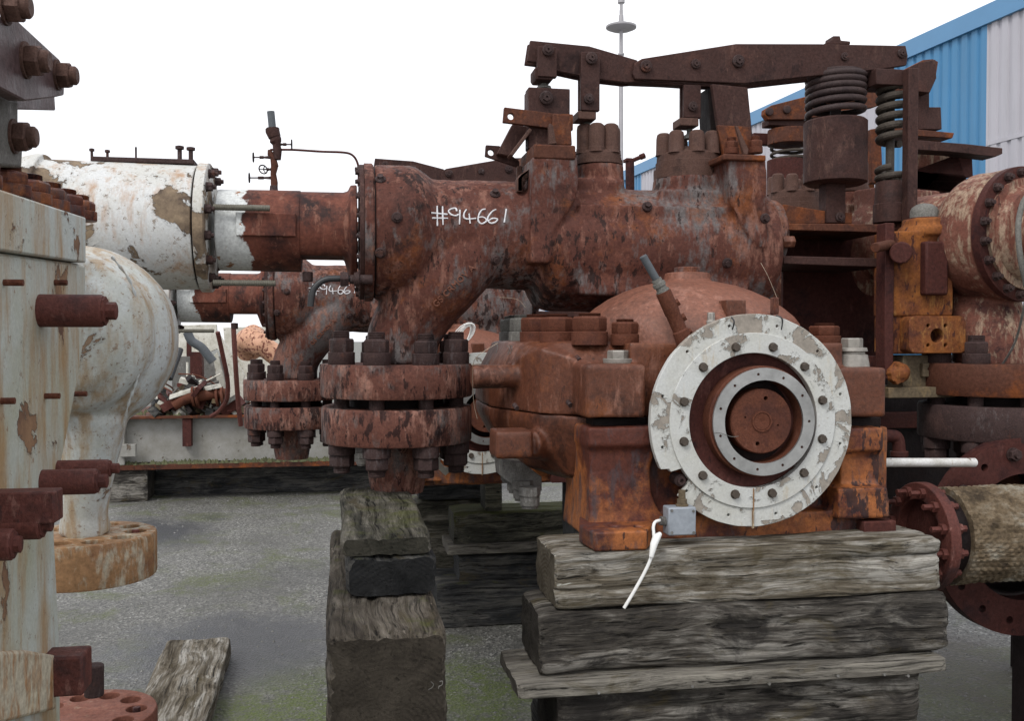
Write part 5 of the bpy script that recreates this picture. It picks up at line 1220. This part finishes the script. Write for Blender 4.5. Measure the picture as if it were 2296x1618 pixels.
for k in range(12):
    a = R(10 + 30 * k); p = Vector((c_.x - .06, vl + rf * .84 * math.cos(a), c_.z + rf * .84 * math.sin(a)))
    bm = newbm(); lathe(bm, p, UX, [(-.045, .009), (-.015, .009), (-.0149, .017), (0, .017)], 6); LP.part('bolt', bm, 'studrust', bevel=0)
    bm = newbm(); lathe(bm, p + UX * .035, UX, [(0, .017), (.018, .017), (.0181, .01), (.035, .01)], 6); LP.part('bolt', bm, 'studrust', bevel=0)
bm = newbm(); box(bm, (c_.x + .56, vl - .06, 0), (c_.x + .8, vl + .06, c_.z - rl - .004)); LP.part('support', bm, 'hole')
# white rod and bits beside the right pedestal
a = pt(1960, 1038, 2.80); b = pt(2188, 1038, 2.80)
bm = newbm(); tube(bm, [a, b - UX * .004, b], [.0145, .0145, .011], 20); single('white_rod', bm, 'whiterod', 'white painted round rod sticking out behind the right pedestal', 'rod', a, bevel=0)
TB = Thing('elbow_fitting', 'small rusty pipe elbow behind the right pedestal', 'fitting', pt(1990, 990, 3.0))
bm = newbm(); tube(bm, smoothpath([pt(1960, 980, 3.0), pt(1995, 978, 3.0), pt(2012, 985, 3.0), pt(2016, 1020, 3.0)], 5), .022, 18); TB.part('elbow', bm, 'redrust', bevel=0)
bm = newbm(); lathe(bm, pt(2016, 1012, 3.0), -ZX, [(0, .03), (.02, .03)], 20); TB.part('collar', bm, 'redrust')
# grey flex hose at the right edge
bm = newbm(); tube(bm, smoothpath([pt(2310, 430, 2.75), pt(2292, 460, 2.75), pt(2283, 510, 2.75), pt(2288, 580, 2.75), pt(2300, 640, 2.77), pt(2296, 690, 2.8), pt(2275, 770, 2.9), pt(2240, 830, 3.0)], 7), [.009] * 29 + [.004] * 21, 12); hs_ = single('flexible_conduit', bm, 'greynut', 'grey flexible conduit hanging in front of the mottled flange at the right edge', 'conduit', pt(2283, 510, 2.75))

# ================================================================== LEFT: pale casing seen along its side
UL = -0.55
Lo = ptu(100, 900, UL); 
W_ = Thing('pale_turbine_casing', 'pale grey-green turbine casing streaked with rust, large at the left edge', 'turbine casing', (UL - .2, Lo.y, 0))
def lpoly(bm, pp, u0_, du): return prism(bm, [ptu(x, y, u0_) for x, y in pp], (-du, 0, 0))
bm = newbm()
lpoly(bm, [(-260, 540), (0, 566), (193, 593), (193, 640), (192, 700), (187, 780), (172, 870), (150, 985), (128, 1090), (121, 1160), (128, 1300), (135, 1450), (137, 1600), (137, 1900), (-500, 2400), (-500, 560)], UL, .42)
W_.part('casing_wall', bm, 'pale', bevel=.008)
bm = newbm(); lpoly(bm, [(-260, 340), (0, 424), (193, 488), (193, 590), (0, 562), (-260, 530)], UL + .012, .45); W_.part('joint_flange', bm, 'pale', bevel=.004)
# studs pointing right
def stud(px0, px1, py, r_px, m='studrust', tip=.55, u0_=UL, name='stud'):
    a = ptu(px0, py, u0_); rr_ = r_px * (ptu(px0, py - 50, u0_).z - ptu(px0, py + 50, u0_).z) / 100
    # length so that the end reaches px1 at the same depth
    d = rayg(px1, py); k = a.y / d.y; L_ = d.x * k - a.x
    bm = newbm(); lathe(bm, a, UX, [(-.04, rr_), (L_ * .80, rr_), (L_ * .83, rr_ * .92)], 28); s_ = W_.part(name, bm, m, bevel=0)
    bm = newbm(); lathe(bm, a, UX, [(L_ * .82, rr_ * .9), (L_ * .86, rr_ * .9), (L_ * .87, rr_ * tip), (L_ * .99, rr_ * tip), (L_, rr_ * tip * .8)], 8); W_.part('stud_end', bm, m, parent=s_, bevel=0)
stud(90, 262, 697, 37); stud(95, 242, 1083, 29); stud(130, 268, 1054, 21); stud(-20, 118, 1178, 36); stud(-60, 48, 1225, 36)
bm = newbm(); a = ptu(-20, 1138, UL); d = rayg(132, 1138); b = d * (a.y / d.y); lathe(bm, a, UX, [(-.03, .036), (b.x - a.x, .036)], 4, phase=math.pi / 4); W_.part('stud', bm, 'studrust', bevel=.003)
for (x, y, l_) in ((8, 634, 34), (122, 634, 26), (2, 900, 24), (100, 889, 30), (168, 884, 26)):
    a = ptu(x, y, UL); bm = newbm(); lathe(bm, a, UX, [(-.02, .0055), (l_ * .0009, .0055)], 8); W_.part('small_stud', bm, 'nutrust', bevel=0)
# nuts on top of the joint flange
ltn = mk('joint_nut', lambda b: nut_tall(b, .042, .046, .012), 'pedestal')
for k, (px, py) in enumerate(((-60, 404), (12, 428), (62, 446), (106, 461), (142, 473), (172, 484))):
    p = ptu(px, py, UL - .06); W_.put('nut', ltn, 'pedestal', p - ZX * .012, ZX, spin=k * .4)
bm = newbm(); lpoly(bm, [(-60, 372), (0, 390), (95, 420), (110, 470), (0, 440), (-60, 420)], UL - .16, .12); W_.part('upper_rib', bm, 'orangerust', bevel=.006)
# exhaust hood: domed disc with a seam, neck and outlet flange
vD = 2.72
c_ = pt(176, 760, vD); q = sc(176, vD, 1)
bm = newbm()
lathe(bm, (c_.x, vD, c_.z), -VX, [(-.20, 150 * q), (-.14, 196 * q), (-.06, 209 * q), (.0, 211 * q), (.05, 205 * q), (.09, 190 * q), (.115, 168 * q), (.12, 156 * q)], 96)
c2 = pt(150, 750, vD - .14)
lathe(bm, (c2.x, vD, c2.z), -VX, [(.0, 176 * q), (.13, 174 * q), (.165, 160 * q), (.17, 146 * q), (.175, 140 * q), (.20, 120 * q), (.215, 70 * q), (.22, 10 * q)], 96)
nk = [(212, 930, 70, vD - .04), (204, 1010, 62, vD - .03), (196, 1090, 52, vD - .02), (190, 1150, 49, vD - .01), (190, 1195, 56, vD)]
tube(bm, [pt(x, y, v_) for x, y, r_, v_ in nk], [r_ * q for x, y, r_, v_ in nk], 40)
W_.cast('exhaust_hood', bm, 'paledome', voxel=.008, smooth=10, lump=.002)
bm = newbm()   # weld seam beads
seam = smoothpath([pt(250, 575, vD - .19), pt(292, 632, vD - .16), pt(312, 700, vD - .145), pt(318, 770, vD - .14), pt(308, 850, vD - .135), pt(290, 900, vD - .13), pt(276, 960, vD - .10)], 8)
tube(bm, seam, [.003 + .0018 * math.sin(i * 1.9) for i in range(len(seam))], 8); W_.part('weld_seam', bm, 'paledome', bevel=0)
def outlet(px, py, z_top, th, r_, m, nm, v_):
    p = pt(px, py, v_); p.z = z_top
    bm = newbm(); lathe(bm, p - ZX * th, ZX, [(0, r_ * .985), (.008, r_), (th - .008, r_), (th, r_ * .985)], 96)
    me = bm_mesh(bm, nm, W_.o); cb = newbm()
    for k in range(10):
        a = R(4 + 36 * k); lathe(cb, p - W_.o - ZX * .055 + Vector((r_ * .70 * math.cos(a), r_ * .70 * math.sin(a), 0)), ZX, [(0, r_ * .155), (.1, r_ * .155)], 24)
    me = applied(me, [('BOOLEAN', dict(operation='DIFFERENCE', solver='EXACT', cutter=bm_mesh(cb, 'c')))]); me.materials.clear(); shade(me)
    o = W_.mesh(nm, me, m, bevel=.002)
    for k in range(10):
        a = R(4 + 36 * k); bm = newbm(); lathe(bm, p - ZX * .056 + Vector((r_ * .70 * math.cos(a), r_ * .70 * math.sin(a), 0)), ZX, [(0, r_ * .10), (.004, r_ * .10), (.005, .012), (.03 + (.03 if k in (0,) else 0), .010)], 10); W_.part('recessed_bolt', bm, 'studrust', parent=None, bevel=0)
    return p
zf1 = pt(195, 1197, vD).z; outlet(192, 1197, zf1, .115, sc(192, vD, 152), 'ochreflange', 'outlet_flange', vD)
outlet(196, 1600, pt(196, 1600, vD - .05).z, .12, sc(196, vD - .05, 150), 'pinkflange', 'outlet_flange', vD - .05)
bm = newbm(); p = pt(196, 1600, vD - .05); lathe(bm, (p.x, p.y, 0), ZX, [(0, .16), (p.z - .122, .15)], 40); W_.part('support_drum', bm, 'studrust', bevel=.004)
bm = newbm(); cyl(bm, pt(211, 1492, 2.4), pt(211, 1562, 2.4), .022, 18); W_.part('stud', bm, 'darkmetal')
bm = newbm(); lpoly(bm, [(-60, 1466), (60, 1458), (127, 1470), (127, 1592), (-60, 1640)], UL + .02, .2); W_.part('lower_flange', bm, 'ochreflange', bevel=.006)
bm = newbm(); p = ptu(127, 1530, UL + .02); d_ = rayg(192, 1530); box(bm, (p.x - .15, p.y - .02, pt(160, 1556, p.y).z), ((d_ * (p.y / d_.y)).x, p.y + .05, pt(160, 1467, p.y).z)); W_.part('clamp_block', bm, 'studrust', bevel=.005)
# lever linkage high at the left edge
p0 = ptu(0, 200, UL - .02)
K_ = Thing('lever_linkage', 'plum-grey lever plate with heavy nuts above the pale casing at the top left', 'linkage', (UL, ptu(60, 300, UL).y, 1.95))
UK = UL + .02
bm = newbm(); lpoly(bm, [(-200, 5), (0, 36), (36, 42), (134, 133), (146, 160), (144, 214), (122, 219), (57, 227), (-10, 192), (-200, 120)], UK, .03); K_.part('lever_plate', bm, 'plum')
bm = newbm(); lpoly(bm, [(-200, 40), (0, 60), (120, 170), (125, 248), (40, 246), (-40, 205), (-200, 160)], UK - .08, .03); K_.part('lever_plate', bm, 'plum')
bm = newbm(); lpoly(bm, [(-40, 200), (42, 225), (42, 300), (52, 340), (50, 378), (-60, 366)], UK - .05, .05); K_.part('link', bm, 'palegrey', bevel=.006)
kn = mk('linkage_nut', lambda b: (lathe(b, (0, 0, 0), ZX, [(0, .031), (.004, .031)], 24), hexprism(b, .028, .004, .026), lathe(b, (0, 0, 0), ZX, [(.02, .019), (.036, .019), (.040, .015)], 20)), 'bronze')
for (x, y, s_) in ((56, 135, 1.0), (128, 168, .92), (30, 306, 1.0), (10, 12, 1.0)):
    o = K_.put('nut', kn, 'greybronze', ptu(x, y, UK if y != 306 else UK - .05), UX, spin=.3); o.scale = (s_, s_, s_)

# ================================================================== BACKGROUND LEFT: skid with scrap
ys = 10.3
vs_ = 9.9
def zg(y, v=vs_, x=500): return pt(x, y, v).z
sk0, sk1 = pt(272, 1000, vs_), pt(1150, 1000, vs_)
SK = Thing('steel_skid', 'long grey-painted steel skid frame with rusty flanges behind the turbines', 'skid', (sk0.x, vs_, zg(1048)))
bm = newbm(); box(bm, (sk0.x, vs_, zg(1034)), (sk1.x, vs_ + .02, zg(938))); SK.part('web', bm, 'skidpaint')
bm = newbm(); box(bm, (sk0.x - .05, vs_ - .10, zg(1048)), (sk1.x, vs_ + .12, zg(1037))); SK.part('bottom_flange', bm, 'orangerust')
bm = newbm(); box(bm, (sk0.x + .0, vs_ - .12, zg(936)), (sk1.x, vs_ + 1.6, zg(930))); SK.part('deck', bm, 'orangerust')
for x in (419, 640, 860):
    bm = newbm(); a = pt(x - 10, 1000, vs_ - .1); b = pt(x + 10, 1000, vs_ - .1); box(bm, (a.x, vs_ - .1, zg(998)), (b.x, vs_ - .002, zg(937))); SK.part('stiffener', bm, 'redrust')
bm = newbm(); box(bm, (sk0.x, vs_ - .1, zg(1036)), (sk0.x + .05, vs_ + 1.6, zg(937))); SK.part('end_plate', bm, 'skidpaint')
bm = newbm(); a = pt(275, 1010, vs_ - .1); box(bm, (a.x - .02, vs_ - .16, a.z - .06), (a.x + .13, vs_ - .1, a.z + .06)); SK.part('lifting_lug', bm, 'skidpaint')
timber('short grey timber under the left end of the steel skid', pt(240, 1080, 9.85).x, pt(330, 1080, 9.85).x, 9.85, 10.3, 0, zg(1049, 9.85), 'wood_grey', 'u', None, seed=51, name='skid_bearer', cat='timber')
timber('long dark timber lying beneath the steel skid', pt(345, 1080, 10.2).x, pt(1000, 1080, 10.2).x, 10.2, 10.6, 0, zg(1052, 10.2), 'wood_dark', 'u', None, seed=52, name='skid_bearer', cat='timber')
# moss and paint flakes along the bottom flange and the deck
bm = newbm()
for i in range(900):
    x = rnd.uniform(sk0.x, sk1.x); top = rnd.random() < .35
    y = vs_ - rnd.uniform(.0, .09) if not top else vs_ + rnd.uniform(-.1, .5); z = zg(1036.5) if not top else zg(929.5)
    r_ = rnd.uniform(.012, .035); a = rnd.uniform(0, 6.28)
    t_ = bm.verts.new((x, y, z + r_ * rnd.uniform(.5, 1.5)))
    vs2 = [bm.verts.new((x + r_ * math.cos(a + k * 1.57), y + r_ * math.sin(a + k * 1.57), z - .004)) for k in range(4)]
    for k in range(4): bm.faces.new((vs2[k], vs2[(k + 1) % 4], t_))
M['mossy'] = simple('moss_and_flakes', (0.10, 0.105, 0.05), .9, 0, .2, .9, 9)
single('moss', bm, 'mossy', 'moss and paint flakes gathered on the steel skid', 'moss', (sk0.x, vs_, zg(1036)), kind='stuff', smooth=False)
# scrap pieces on the deck
zd = zg(929)
def piece(name, label, cat, px, py, v, group='scrap lying on the skid'): return Thing(name, label, cat, (pt(px, py, v).x, v, zd), group)
s_ = piece('leaning_rod', 'thin rusty rod with bent foot leaning left of the second outlet', 'rod', 500, 850, 9.4, 'rusty rods leaning by the skid')
bm = newbm(); tube(bm, smoothpath([pt(488, 745, 9.0), pt(500, 800, 9.1), pt(510, 852, 9.2), pt(509, 895, 9.3), pt(492, 922, 9.4), pt(474, 934, 9.5)], 4), .021, 8); s_.part('bar', bm, 'studrust', bevel=0)
s_ = piece('leaning_rod', 'straight thin rusty rod standing close to the second outlet flange', 'rod', 530, 850, 9.0, 'rusty rods leaning by the skid')
bm = newbm(); tube(bm, smoothpath([pt(523, 725, 8.9), pt(527, 800, 8.9), pt(533, 890, 9.0), pt(540, 955, 9.1)], 4), .022, 8); s_.part('bar', bm, 'studrust', bevel=0)
s_ = piece('white_beam', 'white painted bar lying diagonally behind the rods', 'beam', 510, 800, 10.2)
bm = newbm(); ppoly(bm, [(468, 748), (488, 744), (548, 842), (544, 862), (530, 858)], 10.2, 10.28); s_.part('bar', bm, 'ivory')
bm = newbm(); ppoly(bm, [(478, 800), (487, 790), (504, 860), (502, 925), (496, 925)], 10.3, 10.36); s_.part('bar', bm, 'ivory')
s_ = piece('salmon_elbow', 'flaking salmon-painted pipe elbow with a round end behind the second turbine', 'pipe', 580, 770, 9.6)
bm = newbm(); tube(bm, smoothpath([pt(562, 790, 9.8), pt(556, 768, 9.7), pt(570, 765, 9.55), pt(598, 782, 9.5), pt(622, 800, 9.5)], 5), [.13] * 5 + [.13] * 5 + [.12] * 5 + [.10] * 6, 24); s_.part('elbow', bm, 'salmon', bevel=0)
bm = newbm(); lathe(bm, pt(562, 764, 9.75), Vector((-.5, -.6, .35)), [(-.05, .16), (.03, .16), (.04, .12)], 24); s_.part('collar', bm, 'salmon')
s_ = piece('rusty_valve_pipe', 'short rusty flanged pipe run lying on the skid deck', 'pipe', 450, 915, 9.8)
bm = newbm(); tube(bm, smoothpath([pt(390, 910, 9.8), pt(410, 898, 9.8), pt(430, 892, 9.8), pt(480, 884, 9.8), pt(505, 884, 9.8)], 4), .055, 14); s_.part('pipe', bm, 'nutrust', bevel=0)
for x in (434, 442, 487, 499): bm = newbm(); lathe(bm, pt(x, 890, 9.8), Vector((1, 0, .1)), [(-.012, .10), (.012, .10)], 20); s_.part('flange', bm, 'nutrust')
s_ = piece('ivory_frame', 'ivory machine panel standing behind the salmon elbow', 'panel', 560, 820, 11.2)
bm = newbm(); ppoly(bm, [(500, 735), (690, 730), (690, 928), (520, 928), (512, 860)], 11.2, 11.3); s_.part('panel', bm, 'ivory')
s_ = piece('ivory_frame', 'ivory upright panel further left on the skid', 'panel', 440, 760, 11.3)
bm = newbm(); ppoly(bm, [(385, 730), (485, 728), (488, 782), (470, 790), (420, 800), (385, 800)], 11.3, 11.38); s_.part('panel', bm, 'ivory')
s_ = piece('rusty_post', 'rusty square post standing among the scrap', 'post', 440, 830, 10.6)
bm = newbm(); ppoly(bm, [(426, 790), (452, 790), (454, 850), (426, 850)], 10.6, 10.75); ppoly(bm, [(418, 752), (428, 752), (428, 800), (418, 800)], 10.6, 10.66); s_.part('post', bm, 'redrust')
s_ = piece('grey_hose', 'dark grey hose drooping over the scrap', 'hose', 440, 780, 10.0)
bm = newbm(); tube(bm, smoothpath([pt(420, 745, 10), pt(430, 765, 10), pt(452, 780, 10), pt(468, 800, 10), pt(478, 812, 10)], 5), .045, 12); s_.part('hose', bm, 'hose', bevel=0)
s_ = piece('dark_rod', 'dark rod poking out beside the pale exhaust hood', 'rod', 395, 810, 9.0)
bm = newbm(); cyl(bm, pt(404, 784, 9.0), pt(380, 850, 8.8), .03, 10); s_.part('rod', bm, 'black', bevel=0)
gm_ = ['ivory', 'redrust', 'studrust', 'palegrey', 'hole', 'wood_dark', 'nutrust', 'greybronze', 'ivory']
dl = ['bent pale strip in the scrap heap', 'rusty offcut in the scrap heap', 'brown bracket in the scrap heap', 'grey metal offcut in the scrap heap', 'dark crumpled sheet in the scrap heap', 'dark wood scrap in the heap', 'orange-brown offcut in the scrap heap', 'ochre-grey lump in the scrap heap', 'small white panel in the scrap heap']
sr = random.Random(12)
uniq = [('small white painted panel lying tilted on top of the scrap heap', 'panel', 'ivory', 415, 880, .14), ('pale bent strip standing up in the scrap heap', 'strip', 'ivory', 470, 870, .1),
        ('grey metal offcut at the right end of the scrap heap', 'offcut', 'palegrey', 505, 905, .12), ('rust-brown bracket plate leaning in the scrap heap below the hose', 'bracket', 'redrust', 448, 872, .13)]
heap = newbm(); heap_mats = []
for i in range(190 + len(uniq)):
    px = sr.uniform(350, 548); hmax = 22 + 62 * math.exp(-((px - 430) / 50) ** 2)
    py = 927 - sr.random() ** 1.3 * hmax; v_ = 9.85 + sr.uniform(0, 1.0)
    k = i % 9; p = pt(px, py, v_); bm = newbm(); un = i >= 190
    if un: lb, ct, mt_, px, py, sz0 = uniq[i - 190]; p = pt(px, py, 9.82)
    if i % 3 == 0 and not un:
        d_ = Vector((sr.uniform(-1, 1), sr.uniform(-.4, .4), sr.uniform(-.5, .7))).normalized() * sr.uniform(.08, .25); tube(bm, smoothpath([p - d_, p + Vector((0, 0, sr.uniform(-.03, .05))), p + d_], 4), sr.uniform(.007, .022), 8)
    else:
        sx, sy, sz = (sz0, .05, .02) if un else (sr.uniform(.03, .12), sr.uniform(.02, .07), sr.uniform(.005, .04)); box(bm, (-sx, -sy, -sz), (sx, sy, sz))
        mt = Matrix.Rotation(sr.uniform(-1, 1), 4, 'Y') @ Matrix.Rotation(sr.uniform(0, 3), 4, 'Z')
        for v2 in bm.verts: v2.co = mt @ v2.co * (1 + .2 * sr.random()) + p
    if un: single('scrap_piece', bm, mt_, lb, ct, p, smooth=False, bevel=.004)
    else:
        tmp_ = bpy.data.meshes.new('t'); bmesh.ops.recalc_face_normals(bm, faces=bm.faces); bm.to_mesh(tmp_); bm.free()
        n0 = len(heap.faces); heap.from_mesh(tmp_); heap.faces.ensure_lookup_table()
        for f in heap.faces[n0:]: f.material_index = k
o = single('scrap_heap', heap, gm_[0], 'jumbled heap of small rusty and pale scrap covering the skid deck', 'scrap heap', pt(440, 927, 10.2), kind='stuff', smooth=False)
for g in gm_[1:]: o.data.materials.append(M[g])
# pale things further back, seen in the gaps
s_ = Thing('grey_cabinet', 'pale grey machine housing far back between the turbines', 'housing', (pt(800, 700, 13).x, 13, 0))
bm = newbm(); box(bm, (pt(385, 800, 13).x, 13, 0), (pt(600, 800, 13).x, 13.6, pt(500, 800, 13).z)); s_.part('housing', bm, 'palegrey')
# post with arm between the two bolted covers
s_ = Thing('vent_pipe', 'dark upright pipe with a short side arm behind the two bolted covers', 'pipe', (pt(1415, 430, 4.3).x, 4.3, 1.3))
bm = newbm(); cyl(bm, pt(1413, 470, 4.3), pt(1412, 358, 4.3), .021, 12); s_.part('pipe', bm, 'redrust', bevel=0)
bm = newbm(); cyl(bm, pt(1414, 362, 4.3), pt(1440, 351, 4.3), .010, 10); lathe(bm, pt(1440, 351, 4.3), Vector((1, 0, .4)), [(-.01, .014), (.012, .014)], 10); s_.part('arm', bm, 'redrust', bevel=0)
bm = newbm(); pbox(bm, 1404, 354, 1418, 362, 4.28, 4.33); s_.part('bracket', bm, 'redrust')

# ------------------------------ instrument valves on the barrel
vv = CH
I_ = Thing('gauge_valves', 'rusty pipe stack with small handwheel valves standing on the barrel', 'valve stack', pt(614, 436, vv))
bm = newbm(); lathe(bm, pt(614, 436, vv), ZX, [(-.01, .023), (.010, .023), (.011, .014), (.03, .013)], 12); I_.part('base', bm, 'darkmetal')
bm = newbm(); q = sc(614, vv, 1)
tube(bm, [pt(615, 434, vv), pt(615, 410, vv), pt(613, 390, vv), pt(616, 372, vv), pt(612, 352, vv), pt(606, 345, vv), pt(604, 336, vv)], [7 * q, 8 * q, 6.5 * q, 8.5 * q, 6.5 * q, 7 * q, 4 * q], 12); I_.part('riser', bm, 'orangerust', bevel=0)
bm = newbm(); tube(bm, [pt(621, 358, vv), pt(622, 338, vv), pt(620, 324, vv), pt(618, 318, vv), pt(618, 312, vv), pt(612, 292, vv), pt(612, 288, vv)], [9 * q, 10 * q, 9 * q, 13 * q, 13 * q, 10 * q, 15 * q], 14)
tube(bm, [pt(616, 308, vv), pt(611, 294, vv), pt(610, 288, vv)], [14 * q, 16 * q, 15 * q], 14); I_.part('gate_valve', bm, 'lever', bevel=0)
bm = newbm(); tube(bm, smoothpath([pt(611, 295, vv), pt(610, 280, vv), pt(607, 250, vv)], 4), 8.5 * q, 14); I_.part('top_pipe', bm, 'hose', bevel=0)
def handwheel(px, py, px_s, edge):
    w_ = 10 * q; c = pt(px, py, vv); ax = UX if edge else Vector((.5, -.8, .2)).normalized(); a0, aa, bb = axis_frame(ax)
    bm = newbm(); n = 20; P = [c + (aa * math.cos(2 * math.pi * i / n) + bb * math.sin(2 * math.pi * i / n)) * w_ for i in range(n + 1)]; tube(bm, P, 1.6 * q, 6)
    for k in range(3): an = k * 2.094; cyl(bm, c, c + (aa * math.cos(an) + bb * math.sin(an)) * w_, 1.1 * q, 6)
    hw = I_.part('handwheel', bm, 'hole', bevel=0)
    bm = newbm(); e = pt(px_s, py, vv); tube(bm, [c, c.lerp(e, .35), c.lerp(e, .38), c.lerp(e, .6), c.lerp(e, .62), e], [1.6 * q, 1.6 * q, 3.6 * q, 3.6 * q, 2.4 * q, 4 * q], 8); I_.part('valve_stem', bm, 'darkmetal', bevel=0)
handwheel(568, 353, 606, True); handwheel(590, 380, 611, False); handwheel(559, 399, 612, True); handwheel(654, 324, 622, True)
bm = newbm(); tube(bm, smoothpath([pt(606, 336, vv), pt(656, 336, vv), pt(720, 340, vv), pt(770, 342, vv), pt(790, 348, vv), pt(801, 364, vv), pt(804, 385, vv), pt(804, 418, vv)], 6), 2.6 * q, 8); I_.part('thin_tube', bm, 'redrust', bevel=0)

# small bright scraps between the machines
p = pt(985, 1000, 3.75)
sp_ = Thing('serrated_plate', 'pale jagged metal fragment hanging on a wire beside the stub pipe of the outlet', 'metal fragment', pt(985, 1060, 3.75))
bm = newbm(); ppoly(bm, [(980, 1004), (984, 1017), (989, 1022), (987, 1036), (996, 1047), (1016, 1051), (999, 1068), (969, 1040), (974, 1024), (979, 1015)], 3.75, 3.757); sp_.part('plate', bm, 'ivory', bevel=.001)
bm = newbm(); tube(bm, [pt(982, 1006, 3.753), pt(983, 960, 3.70)], .0012, 6); sp_.part('wire', bm, 'wire', bevel=0)
wc_ = Thing('wire_coil', 'small coil of white wire on the dome of the second turbine', 'wire coil', pt(1040, 775, 4.72))
bm = newbm()
for k in range(5):
    c = pt(1040, 757, 4.72); P_ = [c + Vector(((.022 + .006 * k) * math.cos(t * .35) + .028 * math.sin(t * .35), .02 * math.sin(t * .35 + k), .056 * math.sin(t * .35) + .004 * k)) for t in range(19)]
    tube(bm, P_, .0028, 6)
wc_.part('loops', bm, 'whiteplastic', bevel=0)

bpy.data.scenes.remove(TS)
